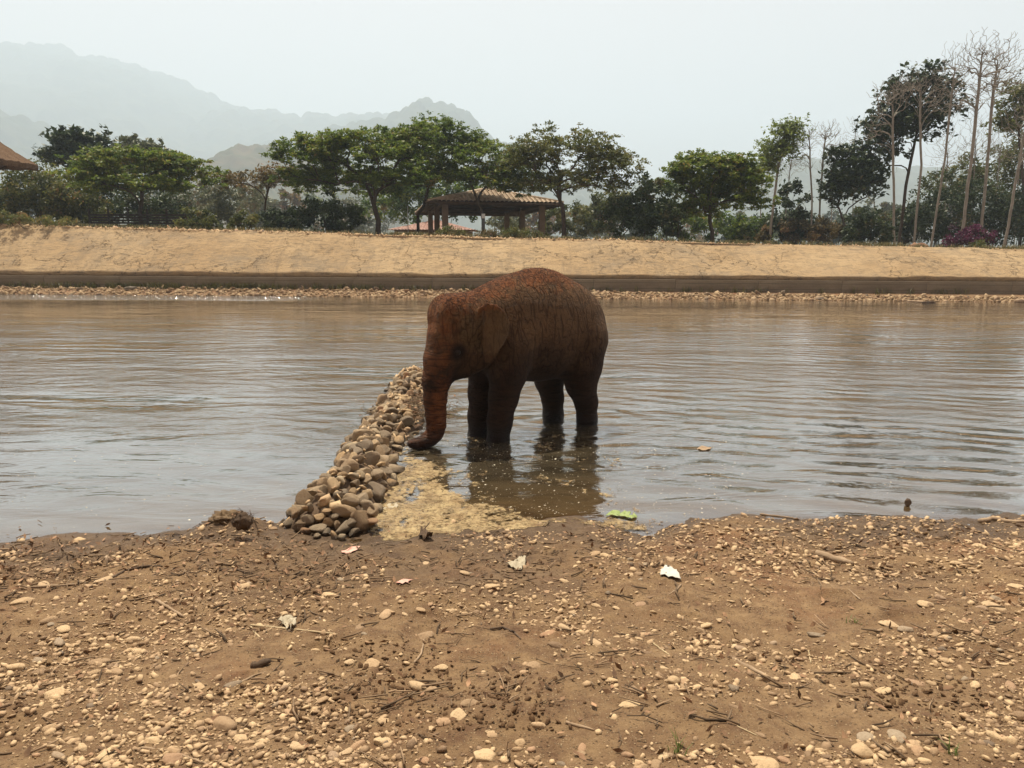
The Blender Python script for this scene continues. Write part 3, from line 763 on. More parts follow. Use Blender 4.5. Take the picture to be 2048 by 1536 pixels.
make_tree('leafy_tree', 'tall dark-leaved tree standing among the leafless trunks', None, (1798, 490), 50,
          [(1850, 175, 48, 40), (1800, 205, 45, 45), (1765, 250, 45, 30), (1890, 205, 28, 45), (1835, 245, 55, 40), (1760, 290, 50, 26), (1730, 330, 40, 25)], 42, ML_DARK, 190, 60, 0.17, (0.42, 0.28), trunk_px=[(1805, 430), (1812, 370), (1822, 320), (1835, 260)], lo=0.3, zmin=-0.9)
make_tree('leafy_tree', 'shorter dark-leaved tree with drooping masses beside the bare pair', None, (1690, 488), 49,
          [(1695, 310, 34, 26), (1690, 345, 40, 24), (1672, 385, 32, 30), (1715, 375, 40, 26), (1740, 345, 30, 20)], 43, ML_DARK, 100, 55, 0.17, (0.38, 0.26), lo=0.3, zmin=-0.9, fork=0.2)
make_tree('leafy_tree', 'dusty green leafy tree overhanging the thick leaning trunk', None, (2040, 494), 52,
          [(2030, 195, 34, 36), (2070, 230, 60, 60), (2020, 250, 40, 40)], 44, ML_OLIVE, 110, 45, 0.15, (0.45, 0.3), lo=0.3)

# ------------------------------------------------------------------ shrubs and thickets
def bush(name, label, group, lobes, D, seed, mat, n, leaf=0.09, category='bush', flat=0.2, tint_shift=0.0, stems=5, twiggy=0, depth=0.8):
    g = rng(seed)
    k = D / FPX
    cs = [(np.array(at_y(l[0], l[1], D + (l[4] if len(l) > 4 else 0))), np.array([l[2] * k, l[2] * k * depth, l[3] * k])) for l in lobes]
    bx_ = float(np.mean([c[0] for c, _ in cs])); gz = plat_z(bx_, D)
    b = np.array([bx_, D, gz - 0.05])
    w = np.array([r_[0] * r_[2] for _, r_ in cs]); w /= w.sum()
    Cs, Ts = [], []
    for (c, r_), ww in zip(cs, w):
        m = int(n * ww)
        # each lobe is broken into sprays
        q = max(8, m // 60)
        d = g.normal(0, 1, (q, 3)); d /= np.linalg.norm(d, axis=1)[:, None]
        sc = c + d * r_ * (g.uniform(0.35, 1.0, q) ** 0.6)[:, None] * (1 + 0.22 * g.normal(0, 1, q))[:, None]
        ii = g.integers(0, q, m)
        s = max(0.10, 0.135 * float(r_[0] + r_[2]) * 0.5)
        Cs.append(sc[ii] + g.normal(0, 1, (m, 3)) * s * np.array([1, 1, 0.8]))
        tq = g.normal(0.45 + tint_shift, 0.22, q)
        Ts.append(tq[ii] + g.normal(0, 0.15, m))
    C = np.concatenate(Cs); T = np.concatenate(Ts)
    keep = C[:, 2] > gz - 0.1
    C, T = C[keep], T[keep]
    LV, LF, LT = leaves_np(C, leaf, g, flat, T)
    th = thing(name, tuple(b), label, category, group)
    lm = MB(); lm.add(LV - b, LF, LT)
    link('foliage', lm.mesh('foliage', mat, False), th)
    st = MB()
    for s in range(stems + twiggy):
        c, r_ = cs[g.integers(0, len(cs))]
        tip = c + g.uniform(-0.7, 0.7, 3) * r_ + (np.array([0, 0, r_[2] * 0.7]) if s >= stems else 0)
        p0 = np.array([c[0] + g.uniform(-.3, .3) * r_[0], c[1], gz - 0.05])
        mid = (p0 + tip) / 2 + g.normal(0, 0.12, 3)
        st.tube([p0 - b, mid - b, tip - b], [0.03, 0.02, 0.008], 4)
    link('stems', st.mesh('stems', M_BARK, True), th, kind='stuff')
    return th

G_THK = 'dark thicket along the embankment top'
bush('bush', 'tall dark green thicket beside the open olive tree', None, [(1280, 420, 50, 55), (1240, 430, 38, 40), (1310, 440, 35, 40), (1300, 385, 35, 30)], 42, 51, ML_DARK, 6500, 0.10, tint_shift=.1)
bush('bush', 'green leafy thicket squeezed between tall dark thicket and rounded bright green tree', None, [(1330, 425, 28, 50), (1350, 450, 26, 30)], 41, 52, ML_DARK, 2600, 0.10, tint_shift=.15)
bush('bush', 'dark thicket filling the space under the largest spreading tree', None, [(640, 430, 60, 36), (690, 435, 45, 28), (590, 440, 40, 26)], 44, 53, ML_DARK, 5200, 0.10)
bush('bush', 'rounded dark bush at the foot of the wispy brown tree', None, [(555, 440, 36, 26), (580, 450, 30, 18)], 42, 54, ML_DARK, 2600, 0.09)
bush('bush', 'low olive bush between bamboo clump and wispy brown tree', None, [(490, 445, 28, 18), (475, 452, 18, 12)], 41, 55, ML_OLIVE, 1500, 0.085)
bush('bush', 'leafy green bush between the slatted fence and the bamboo clump', None, [(395, 440, 32, 20), (420, 448, 22, 14), (370, 450, 22, 14)], 40.5, 56, ML_OLIVE, 2200, 0.085, tint_shift=-.1)
bush('bamboo_clump', 'smooth blue green bamboo clump in front of pale scrub', None, [(445, 405, 28, 40), (445, 435, 24, 26)], 62, 57, ML_GREY, 5200, 0.10, category='bamboo', tint_shift=-.15)
bush('bush', 'grey green scrub mass beyond the bamboo clump', None, [(400, 400, 60, 30), (480, 395, 55, 26), (350, 420, 50, 26)], 78, 58, ML_GREY, 6000, 0.17, tint_shift=.2)
bush('bush', 'feathery olive thicket under the dark broad-leaved tree', None, [(70, 380, 75, 50), (130, 400, 60, 50), (20, 410, 50, 45), (170, 420, 50, 36)], 48, 59, ML_OLIVE, 19000, 0.10, tint_shift=-.02, twiggy=14)
bush('bush', 'shadowy thicket behind the flat-topped tree trunk', None, [(230, 420, 70, 32), (330, 425, 60, 28), (200, 395, 60, 40), (300, 395, 60, 35)], 52, 60, ML_DARK, 8500, 0.12, tint_shift=.1)
bush('bush', 'low weedy green growth at the thatched roof end of the bank', None, [(20, 436, 40, 12), (70, 441, 50, 7), (130, 443, 40, 6)], 38.5, 61, ML_OLIVE, 2200, 0.06, tint_shift=.15)
bush('bush', 'dark green tree mass behind the pavilion corner tree', None, [(880, 380, 55, 40), (820, 400, 50, 45), (930, 400, 50, 35), (770, 410, 50, 35)], 72, 62, ML_GREEN, 8000, 0.17, tint_shift=-.15)
bush('bush', 'green bush seen through the open side of the pavilion', None, [(1000, 448, 26, 18), (1030, 446, 24, 16)], 74, 63, ML_GREY, 1600, 0.13, tint_shift=.1)
bush('bush', 'hazy dark bush to the side of the pavilion columns', None, [(1105, 440, 30, 26), (1150, 440, 40, 26), (1190, 430, 40, 36), (1225, 415, 40, 40)], 66, 64, ML_OLIVE, 6500, 0.16, tint_shift=-.1)
bush('bush', 'short weedy shrub in front of the three close pavilion columns', None, [(895, 463, 20, 9), (915, 466, 14, 6)], 38.6, 65, ML_OLIVE, 1000, 0.05)
bush('bush', 'brownish weedy shrub below the pavilion middle', None, [(965, 467, 22, 6), (990, 466, 12, 6)], 38.6, 66, ML_BROWN, 900, 0.05)
bush('bush', 'olive weedy shrub before the pavilion columns beside the olive tree', None, [(1022, 463, 20, 11), (1050, 465, 18, 8), (1075, 468, 12, 6)], 38.4, 67, ML_OLIVE, 1500, 0.05)
bush('bush', 'rounded mid green bush behind the lone bright green tree', None, [(1370, 450, 40, 34), (1460, 455, 50, 28), (1500, 460, 40, 26)], 58, 68, ML_GREEN, 5200, 0.14, tint_shift=-.1)
bush('bush', 'dark evergreen bush between the slender trees', None, [(1585, 395, 26, 34), (1570, 440, 36, 40), (1610, 455, 30, 30)], 56, 69, ML_DARK, 4200, 0.13)
bush('bush', 'low scrub at the foot of the bare pair', None, [(1600, 465, 50, 22), (1660, 462, 46, 26), (1530, 470, 30, 16)], 55, 70, ML_BROWN, 5200, 0.12, tint_shift=-.15)
bush('bush', 'rounded dark bush beside the red-based pale trunk', None, [(1740, 450, 38, 36), (1715, 465, 30, 24), (1765, 470, 26, 20)], 47, 71, ML_DARK, 4800, 0.11, tint_shift=.05)
bush('bush', 'dense dark undergrowth behind the row of bare trees', None, [(1840, 440, 60, 46), (1900, 420, 60, 60), (1960, 420, 60, 60), (2030, 430, 60, 60), (1800, 455, 40, 36)], 56, 72, ML_DARK, 15000, 0.13, tint_shift=.12)
bush('bush', 'olive green mid-height trees behind the leaning trunk', None, [(1930, 350, 40, 40), (1990, 350, 50, 50), (2050, 330, 50, 60), (1890, 370, 40, 35)], 64, 73, ML_OLIVE, 9000, 0.13, tint_shift=-.15, twiggy=24)
bush('bougainvillea', 'magenta bougainvillea bush in bloom under the bare trees', None, [(1942, 476, 40, 22), (1900, 482, 22, 13), (1965, 482, 24, 14), (1948, 462, 20, 12)], 44.5, 74, ML_PINK, 4200, 0.07, tint_shift=.05)
bush('bush', 'small olive weed clump beside the bougainvillea', None, [(1962, 490, 20, 6)], 42.3, 75, ML_OLIVE, 500, 0.05)

# hazy trees farther back, closing the skyline
G_BACK = 'hazy trees far behind the embankment'
BACK_AT = ['behind the thatched roof corner', 'showing over the weedy growth by the hut', 'behind the feathery olive thicket', 'above the bamboo end of the slatted fence', 'behind the leafy bush near the bamboo clump',
           'behind the wispy brown tree', 'between the wispy brown tree and the largest tree', 'behind the limbs of the largest tree over the dark thicket', 'directly behind the largest tree trunk', 'between the largest tree and the pavilion corner tree',
           'seen under the pavilion eave', 'behind the pavilion columns by the olive tree', 'behind the trunk of the open olive tree', 'between the open olive tree and the tall dark thicket', 'behind the tall dark thicket', 'between the dark thicket and the lone bright green tree',
           'directly behind the lone bright green tree', 'between the lone bright green tree and the lime-leaved one', 'behind the slender lime-leaved tree', 'behind the dark evergreen bush', 'behind the close bare pair', 'behind the drooping dark-leaved tree',
           'behind the red-based pale trunk', 'behind the earth heap', 'behind the leaning leafless tree', 'behind the magenta bougainvillea', 'behind the thick leaning trunk', 'past the end of the bare tree row']
g = rng(77)
back_px = [(-60, 380), (10, 395), (60, 400), (330, 415), (395, 420), (520, 400), (575, 405), (640, 400), (700, 410), (760, 405), (1020, 425), (1085, 430), (1150, 425), (1205, 420), (1270, 420),
           (1330, 430), (1400, 435), (1470, 440), (1530, 445), (1590, 440), (1650, 435), (1710, 430), (1770, 420), (1830, 415), (1900, 405), (1970, 395), (2040, 390), (2110, 380)]
for i, (bxp, byp) in enumerate(back_px):
    D = float(g.uniform(130, 220)); rx = g.uniform(34, 50)
    mt = [ML_GREY, ML_GREEN, ML_OLIVE, ML_DARK, ML_BROWN][int(g.integers(0, 5))]
    bush('tree', 'hazy backdrop tree ' + BACK_AT[i], G_BACK,
         [(bxp, byp + 14, rx, 26), (bxp + g.uniform(-18, 18), byp + 34, rx * 0.9, 26), (bxp + g.uniform(-20, 20), byp + 2, rx * 0.6, 18), (bxp, byp + 58, rx * .8, 18)], D, 300 + i, mt, 3000, 0.36, category='tree', tint_shift=float(g.uniform(-.15, .15)))

# ------------------------------------------------------------------ grass tufts on the bank top
def blades(points, g, h, w=0.012, lean=0.35, n=10, spread=0.06):
    P = np.repeat(np.asarray(points), n, 0); m = len(P)
    P = P + np.concatenate([g.normal(0, spread, (m, 2)), np.zeros((m, 1))], 1)
    a = g.uniform(0, 6.283, m); hh = h * g.uniform(0.4, 1.2, m)
    s = np.stack([np.cos(a), np.sin(a), np.zeros(m)], 1) * w
    ld = np.stack([-np.sin(a), np.cos(a), np.zeros(m)], 1) * (hh * lean * g.uniform(0.2, 1.5, m))[:, None]
    mid = P + ld * 0.4 + np.stack([np.zeros(m), np.zeros(m), hh * 0.6], 1)
    tip = P + ld * 1.3 + np.stack([np.zeros(m), np.zeros(m), hh], 1)
    V = np.stack([P - s, P + s, mid + s * .7, mid - s * .7, tip], 1).reshape(-1, 3)
    o = (np.arange(m) * 5)[:, None]
    return V, [o + np.array([[0, 1, 2, 3]]), o + np.array([[3, 2, 4]])], np.repeat(g.uniform(0, 1, m), 5)
g = rng(90)
pts = []
for _ in range(5200):
    X = g.uniform(-32, 32); v = abs(g.normal(0, 1.6)) + 0.7
    dens = 0.35 + 0.65 * (X < -14) + 0.5 * (-6 < X < 3)
    if g.random() > dens * (0.5 + 0.5 * vnoise(np.array([X * 0.8]), np.array([v]), seed=91)[0]): continue
    Y = float(wall_y(X)) + 0.22 + RUN + v
    pts.append((X, Y, plat_z(X, Y) - 0.01))
V, F, T = blades(pts, g, 0.22, 0.012, 0.5, 9, 0.09)
lm = MB(); lm.add(V, F, T)
link('grass', lm.mesh('grass', ML_DRY, False), kind='stuff', label='dry grass and weeds along the top of the embankment', category='grass')
# weeds along the foot of the wall
pts = []
for _ in range(420):
    X = g.normal(-15, 5.5) if g.random() < .75 else g.uniform(-24, 20)
    Y = float(wall_y(X)) - abs(g.normal(0.05, 0.12)); pts.append((X, Y, float(land(X, Y, False))))
V, F, T = blades(pts, g, 0.30, 0.012, 0.45, 8, 0.08)
lm = MB(); lm.add(V, F, T * .6)
link('weeds', lm.mesh('weeds', ML_DRY, False), kind='stuff', label='sparse green weeds at the foot of the retaining wall', category='weeds')

# ------------------------------------------------------------------ leaf masses added out of view behind the viewer to block sky fill
g = rng(950)
Cs, Ts = [], []
for k in range(46):
    x = -44 + 88 * (k + g.uniform(-.4, .4)) / 45; y = g.uniform(-22, -13); r_ = g.uniform(2.6, 4.2); zc = g.uniform(6.5, 11.5)
    gz = float(land(x, y, False))
    for c_, rr_ in (((x, y, zc), r_), ((x + g.uniform(-1, 1), y, gz + 2.0), r_ * .95)):
        m = 900; q = 60
        d = g.normal(0, 1, (q, 3)); d /= np.linalg.norm(d, axis=1)[:, None]
        sc = np.array(c_) + d * rr_ * np.array([1, 1, .9]) * (g.uniform(.3, 1, q) ** .6)[:, None]
        ii = g.integers(0, q, m)
        Cs.append(sc[ii] + g.normal(0, .42, (m, 3))); Ts.append(g.normal(.45, .2, q)[ii] + g.normal(0, .12, m))
C = np.concatenate(Cs); T = np.concatenate(Ts)
V, F, T = leaves_np(C, 0.30, g, .2, T)
lm = MB(); lm.add(V, F, T)
link('sky_fill_blocker', lm.mesh('sky_fill_blocker', ML_DARK, False), kind='stuff', label='dark leaf masses added unseen behind the viewer to block skylight', category='sky_fill_blocker')
# ------------------------------------------------------------------ pavilion with tiled hip roof
def tile_mat(name, c1, c2, c3):
    m = new_mat(name); t = NT(m); co = t.coord('Object')
    c = t.mix(t.rng(t.noise(co, 1.3, 5, 0.65), 0.35, 0.65), c1, c2)
    c = t.mix(t.rng(t.noise(co, 5.5, 4, 0.7), 0.5, 0.7, 0, 0.8), c, c3)
    t.out(t.bsdf(c, 0.9, t.bump(t.noise(co, 20, 4, .7), .5, .02), 0.15)); return m
M_TILE = tile_mat('roof_tile', (0.40, 0.31, 0.22), (0.56, 0.45, 0.33), (0.17, 0.12, 0.085))
M_TILE2 = tile_mat('roof_tile_pink', (0.36, 0.22, 0.18), (0.50, 0.34, 0.28), (0.13, 0.09, 0.075))
M_WOOD = mat_plain('roof_timber', (0.055, 0.035, 0.022), (0.10, 0.065, 0.04), 4, 0.9, 0.4, 0.01)
M_COLN = mat_plain('column_plaster', (0.17, 0.125, 0.085), (0.25, 0.19, 0.135), 3, 0.9, 0.3, 0.01)
def roof_plane(e0, e1, r0, r1, pitch, amp, rows):
    """corrugated tiles between eave e0-e1 and ridge r0-r1, stepped course by course"""
    e0, e1, r0, r1 = map(np.array, (e0, e1, r0, r1))
    L = np.linalg.norm(e1 - e0); n = max(8, int(L / pitch * 6))
    ex = (e1 - e0) / L
    up = np.cross(ex, ((r0 + r1) / 2 - (e0 + e1) / 2)); up /= np.linalg.norm(up)
    if up[2] < 0: up = -up
    mid = (r0 + r1) / 2 - (e0 + e1) / 2
    sl = mid - ex * np.dot(mid, ex)
    a0 = np.dot(r0 - e0, ex); a1 = np.dot(r1 - e0, ex)
    V = []; F = []
    ncol = n + 1
    for j in range(rows):
        for tt, lift in ((j / rows, 0.035), ((j + 1) / rows, 0.0)):
            lo_, hi_ = a0 * tt, L + (a1 - L) * tt
            s = np.linspace(0, L, ncol)
            sc = np.clip(s, lo_, hi_)
            w = amp * np.abs(np.sin(sc / pitch * math.pi)) ** 0.7
            V.append(e0 + np.outer(sc, ex) + sl * tt + np.outer(w + lift, up))
    for q in range(2 * rows - 1):
        i = np.arange(ncol - 1)
        F.append(np.stack([q * ncol + i, q * ncol + i + 1, (q + 1) * ncol + i + 1, (q + 1) * ncol + i], 1))
    return np.concatenate(V), np.concatenate(F)
def hip_roof(origin, yaw, w, d, ze, zr, pitch, amp, rows, base):
    cy, sy = math.cos(yaw), math.sin(yaw)
    def W(u, v, z): return np.array([origin[0] + u * cy - v * sy, origin[1] + u * sy + v * cy, z])
    inset = w / 2
    A, B, C_, D_ = W(0, 0, ze), W(w, 0, ze), W(w, d, ze), W(0, d, ze)
    r0, r1 = W(w / 2, inset, zr), W(w / 2, d - inset, zr)
    planes = [(A, B, r0, r0), (B, C_, r0, r1), (C_, D_, r1, r1), (D_, A, r1, r0)]
    return W, planes, (r0, r1), (A, B, C_, D_)
yaw = R(10)
c0 = np.array([-4.14, 47.0])
fx = np.array([math.cos(yaw), math.sin(yaw)]); fyv = np.array([-math.sin(yaw), math.cos(yaw)])
org = c0 - fx * 1.1 - fyv * 1.1
ZE = at_y(862, 403, 45.7).z; ZR = at_y(958, 379, 50.5).z
PAV = thing('pavilion', (c0[0], c0[1], plat_z(c0[0], c0[1])), 'open-sided pavilion with a tiled hip roof on square columns', 'pavilion')
pb = np.array(PAV.location)
W, planes, rid, eav = hip_roof(org, yaw, 6.05 + 2.2, 13.2 + 2.2, ZE, ZR, 0.27, 0.055, 14, pb)
mb = MB()
for p in planes: mb.add(*roof_plane(*p, 0.27, 0.085, 14))
roof = link('roof', mb.mesh('roof', M_TILE, False, pb), PAV)
mb = MB()
for a, b in ((rid[0], rid[1]), (eav[0], rid[0]), (eav[1], rid[0]), (eav[2], rid[1]), (eav[3], rid[1])):
    for q in range(1):
        mb.tube([a + np.array([0, 0, .08]), b + np.array([0, 0, .08])], 0.09, 6)
link('ridge_tiles', mb.mesh('ridge_tiles', M_TILE, True, pb), roof)
mb = MB()
for p in planes:                                   # under-boarding just below the tiles
    e0, e1, r0, r1 = [np.array(q) - np.array([0, 0, 0.05]) for q in p]
    mb.add(np.array([e0, e1, r1, r0]), np.array([[0, 1, 2, 3]]))
    e0, e1, r0, r1 = [q - np.array([0, 0, 0.03]) for q in (e0, e1, r0, r1)]
    mb.add(np.array([e0, e1, r1, r0]), np.array([[3, 2, 1, 0]]))
link('soffit', mb.mesh('soffit', M_WOOD, False, pb), roof)
for s in range(7):                                 # purlins seen from below
    tt = 0.05 + s * 0.13
    for p in (planes[0], planes[1], planes[3], planes[2]):
        e0, e1, r0, r1 = map(np.array, p)
        a = e0 + (r0 - e0) * tt - np.array([0, 0, .13]); b = e1 + (r1 - e1) * tt - np.array([0, 0, .13])
        mb = MB(); mb.tube([a, b], 0.05, 4); link('purlin', mb.mesh('purlin', M_WOOD, False, pb), PAV)
for (a, b) in ((0, 1), (1, 2), (2, 3), (3, 0)):
    p = eav[a] - np.array([0, 0, .06]); q = eav[b] - np.array([0, 0, .06])
    mb = MB(); mb.tube([p, q], 0.09, 4); link('fascia', mb.mesh('fascia', M_WOOD, False, pb), PAV)
for u in (0, 6.05):
    for v in (0, 6.6, 13.2):
        xy = c0 + fx * u + fyv * v; gz = plat_z(xy[0], xy[1])
        mb = MB(); h = ZE + 0.12 - gz
        mb.box((0, 0, h / 2 - 0.1), (0.36, 0.36, h + 0.2), yaw)
        col = link('column', mb.mesh('column', M_COLN, False), PAV, (xy[0] - pb[0], xy[1] - pb[1], gz - pb[2]))
for u in (0, 6.05):
    a = c0 + fx * u; b = c0 + fx * u + fyv * 13.2
    mb = MB(); mb.tube([(a[0], a[1], ZE + .02), (b[0], b[1], ZE + .02)], 0.12, 4); link('beam', mb.mesh('beam', M_WOOD, False, pb), PAV)
for v in (0, 6.6, 13.2):
    a = c0 + fyv * v; b = c0 + fx * 6.05 + fyv * v
    mb = MB(); mb.tube([(a[0], a[1], ZE), (b[0], b[1], ZE)], 0.12, 4); link('beam', mb.mesh('beam', M_WOOD, False, pb), PAV)

# lower pink-tiled roof behind
h0 = at_y(774, 460, 66); h1 = at_y(948, 459, 66)
wdt = (h1.x - h0.x)
HB = thing('low_house', (h0.x + wdt / 2, 66 + 3.5, plat_z(h0.x, 66)), 'low house with pinkish tiled hip roof half hidden behind pavilion columns', 'house')
hb = np.array(HB.location)
W2, pl2, rid2, ev2 = hip_roof((h0.x, 66.0), R(-2), wdt, 8.2, h0.z, at_y(880, 440, 69).z, 0.3, 0.05, 10, hb)
mb = MB()
for p in pl2: mb.add(*roof_plane(*p, 0.3, 0.05, 10))
link('roof', mb.mesh('roof', M_TILE2, False, hb), HB)
mb = MB(); zg = hb[2]; mb.box((0, 0.6, (h0.z - zg) / 2 - .1), (wdt - 1.2, 6.6, h0.z - zg + .2), R(-2))
link('wall', mb.mesh('wall', M_COLN, False), HB)

# lamp pole and thin mast
M_METAL = mat_plain('grey_metal', (0.06, 0.06, 0.06), (0.10, 0.10, 0.095), 5, 0.6, 0.1, 0.005)
M_BOXW = mat_plain('pale_box_paint', (0.45, 0.46, 0.44), (0.55, 0.55, 0.52), 5, 0.6, 0.1, 0.005)
pp = at_y(967, 462, 44.5)
PL = thing('lamp_pole', (pp.x, 44.5, plat_z(pp.x, 44.5)), 'dark upright pole carrying a small pale box before the pavilion', 'pole')
zt_ = at_y(967, 428, 44.5).z - PL.location.z
mb = MB(); mb.tube([(0, 0, -.2), (0, 0, zt_)], 0.09, 8); link('pole', mb.mesh('pole', M_METAL, True), PL)
mb = MB(); mb.box((0, -.14, zt_ - .12), (0.2, 0.10, 0.26)); link('box', mb.mesh('box', M_BOXW, False), PL)
pp = at_y(816, 450, 47)
MA = thing('mast', (pp.x, 47, plat_z(pp.x, 47)), 'thin pale mast standing between largest tree and pavilion eave', 'mast')
mb = MB(); zt_ = at_y(816, 412, 47).z - MA.location.z; mb.tube([(0, 0, -.2), (0, 0, zt_)], [0.03, 0.02], 6); link('pole', mb.mesh('pole', M_BOXW, True), MA)
mb = MB(); mb.tube([(-.12, 0, zt_ - .05), (.12, 0, zt_ - .05)], 0.012, 5); link('crossbar', mb.mesh('crossbar', M_METAL, True), MA)

# dark slatted fence under the flat-topped tree
f0, f1 = at_y(178, 446, 44), at_y(372, 447, 44)
FE = thing('fence', ((f0.x + f1.x) / 2, 44, plat_z((f0.x + f1.x) / 2, 44)), 'dark low slatted fence behind the flat-topped tree', 'fence')
fb = np.array(FE.location)
fl = f1.x - f0.x
M_FEN = mat_plain('fence_timber', (0.028, 0.024, 0.022), (0.05, 0.042, 0.036), 3, 0.9, 0.3, 0.01)
for q in range(5):
    z = 0.30 + q * 0.15
    mb = MB(); mb.box((0, 0, z), (fl, 0.03, 0.10)); link('slat', mb.mesh('slat', M_FEN, False), FE, (0, (q % 2) * 0.004, 0), (0, R(-0.3) * (q - 3) * .3, 0))
for q in range(6):
    mb = MB(); mb.box((0, 0.06, 0.65), (0.09, 0.09, 1.2)); link('post', mb.mesh('post', M_FEN, False), FE, (-fl / 2 + fl * q / 5, 0.03, 0))

# earth heap by the bare trees
def blob_mesh(name, mat, r, seed, sub=3, amp=0.25, freq=2.0):
    import bmesh
    bm = bmesh.new(); bmesh.ops.create_icosphere(bm, subdivisions=sub, radius=1.0)
    V = np.array([v.co[:] for v in bm.verts]); F = np.array([[v.index for v in f.verts] for f in bm.faces]); bm.free()
    V = V * (1 + amp * fbm(V[:, 0] * freq, V[:, 1] * freq, V[:, 2] * freq, seed=seed, octv=3))[:, None] * np.asarray(r)
    return np_mesh(name, V, F, mat, True)
M_EARTH = mat_plain('bare_earth', (0.20, 0.105, 0.06), (0.27, 0.16, 0.095), 4, 0.95, 0.8, 0.03)
hp = at_y(1838, 493, 42.4)
link('earth_heap', blob_mesh('earth_heap', M_EARTH, (0.55, 0.4, 0.30), 5), None, (hp.x, 42.4, plat_z(hp.x, 42.4) + 0.02), label='small reddish earth heap between the pale trunks', category='earth heap')

# corner of a thatched hut roof, the hut itself stands beyond the picture's edge
def thatch():
    m = new_mat('thatch'); t = NT(m); co = t.coord('Object')
    a = t.noise(t.mapping(co, scale=(14, 14, 2.0)), 2.2, 5, .7); b = t.noise(co, 1.5, 4, .6)
    c = t.mix(t.rng(a, .35, .7), (0.075, 0.045, 0.026), (0.23, 0.145, 0.085)); c = t.mix(t.rng(b, .5, .7, 0, .6), c, (0.06, 0.036, 0.024))
    t.out(t.bsdf(c, .95, t.bump(a, .8, .05), .1)); return m
M_TH = thatch()
tipw = at_y(76, 331, 43.0)
HX, HY = tipw.x - 3.6, 40.0
HUT = thing('thatched_hut', (HX, HY, 2.6), 'brown thatched roof corner of a hut on the bank', 'hut')
hv = np.array(HUT.location)
ze_, zr_ = tipw.z, tipw.z + 2.6
gq = rng(66)
mb = MB()
cor = [np.array([HX + sx * 3.6, HY + sy * 3.0, ze_ + 0.02]) for sx, sy in ((-1, -1), (1, -1), (1, 1), (-1, 1))]
apex = [np.array([HX - 1.0, HY, zr_]), np.array([HX + 1.0, HY, zr_])]
for (a, b, c_, d_) in ((cor[0], cor[1], apex[1], apex[0]), (cor[1], cor[2], apex[1], apex[1]), (cor[2], cor[3], apex[0], apex[1]), (cor[3], cor[0], apex[0], apex[0])):
    nu, nv = 60, 24
    U, Vv = np.meshgrid(np.linspace(0, 1, nu), np.linspace(0, 1, nv), indexing='ij')
    P = ((a[None] * (1 - U.ravel()[:, None]) + b[None] * U.ravel()[:, None]) * (1 - Vv.ravel()[:, None]) + (d_[None] * (1 - U.ravel()[:, None]) + c_[None] * U.ravel()[:, None]) * Vv.ravel()[:, None])
    P[:, 2] += 0.06 * fbm(P[:, 0] * 3, P[:, 1] * 3, P[:, 2] * 3, seed=7, octv=3) - 0.25 * (Vv.ravel() * (1 - Vv.ravel()))
    mb.add(P, grid_faces(nu, nv)); 
    Q = P.copy(); Q[:, 2] -= 0.28
    mb.add(Q, grid_faces(nu, nv)[:, ::-1])
    e = np.arange(nu) * nv; E0, E1 = P[e], Q[e]
    i = np.arange(nu - 1); mb.add(np.concatenate([E0, E1]), np.stack([i, i + nu, i + nu + 1, i + 1], 1))
roof = link('thatch_roof', mb.mesh('thatch_roof', M_TH, True, hv), HUT)
st = MB()
for k in range(900):                                # straw fringe on the eave
    e = int(gq.integers(0, 4)); s = gq.random(); p = cor[e] * (1 - s) + cor[(e + 1) % 4] * s + np.array([0, 0, gq.uniform(-.3, 0.0)])
    out = p - np.array([HX, HY, p[2]]); out /= np.linalg.norm(out)
    st.tube([p - out * .15 + np.array([0, 0, .05]), p + out * gq.uniform(.02, .16) + np.array([gq.normal(0, .03), 0, gq.uniform(-.12, .0)])], [0.012, 0.006], 3)
link('straw_fringe', st.mesh('straw_fringe', M_TH, True, hv), roof)
for sx in (-1, 1):
    for sy in (-1, 1):
        mb = MB(); x, y = sx * 1.3, sy * 1.6
        mb.tube([(x, y, 0), (x, y, ze_ - hv[2] + .5)], 0.11, 8); link('post', mb.mesh('post', M_WOOD, True), HUT)
        mb = MB(); mb.tube([(x, y, ze_ - hv[2] - 0.9), (x + sx * 1.0, y + sy * .7, ze_ - hv[2] - 0.1)], 0.05, 6); link('strut', mb.mesh('strut', M_WOOD, True), HUT)

# ------------------------------------------------------------------ stones
def stone_shape(seed, sub, flat=0.42, facet=4, lo=0.62):
    import bmesh
    g = rng(seed)
    bm = bmesh.new(); bmesh.ops.create_icosphere(bm, subdivisions=sub, radius=1.0)
    V = np.array([v.co[:] for v in bm.verts]); F = np.array([[v.index for v in f.verts] for f in bm.faces]); bm.free()
    o = g.uniform(-50, 50, 3)
    V = V * (1 + 0.22 * fbm(V[:, 0] * 0.9 + o[0], V[:, 1] * 0.9 + o[1], V[:, 2] * 0.9 + o[2], seed=seed, octv=2))[:, None]
    for _ in range(facet):                          # worn flats
        n = g.normal(0, 1, 3); n /= np.linalg.norm(n); lim = g.uniform(lo, 0.92)
        d = V @ n; V = V - np.outer(np.clip(d - lim, 0, None) * 0.95, n)
    V = V * np.array([1.0, g.uniform(0.48, 0.85), flat * g.uniform(0.8, 1.25)])
    if sub == 2: V = V + 0.012 * g.normal(0, 1, V.shape)
    if sub >= 3: V = V * (1 + 0.035 * fbm(V[:, 0] * 4 + o[0], V[:, 1] * 4, V[:, 2] * 5, seed=seed + 5, octv=3))[:, None]
    return V, F
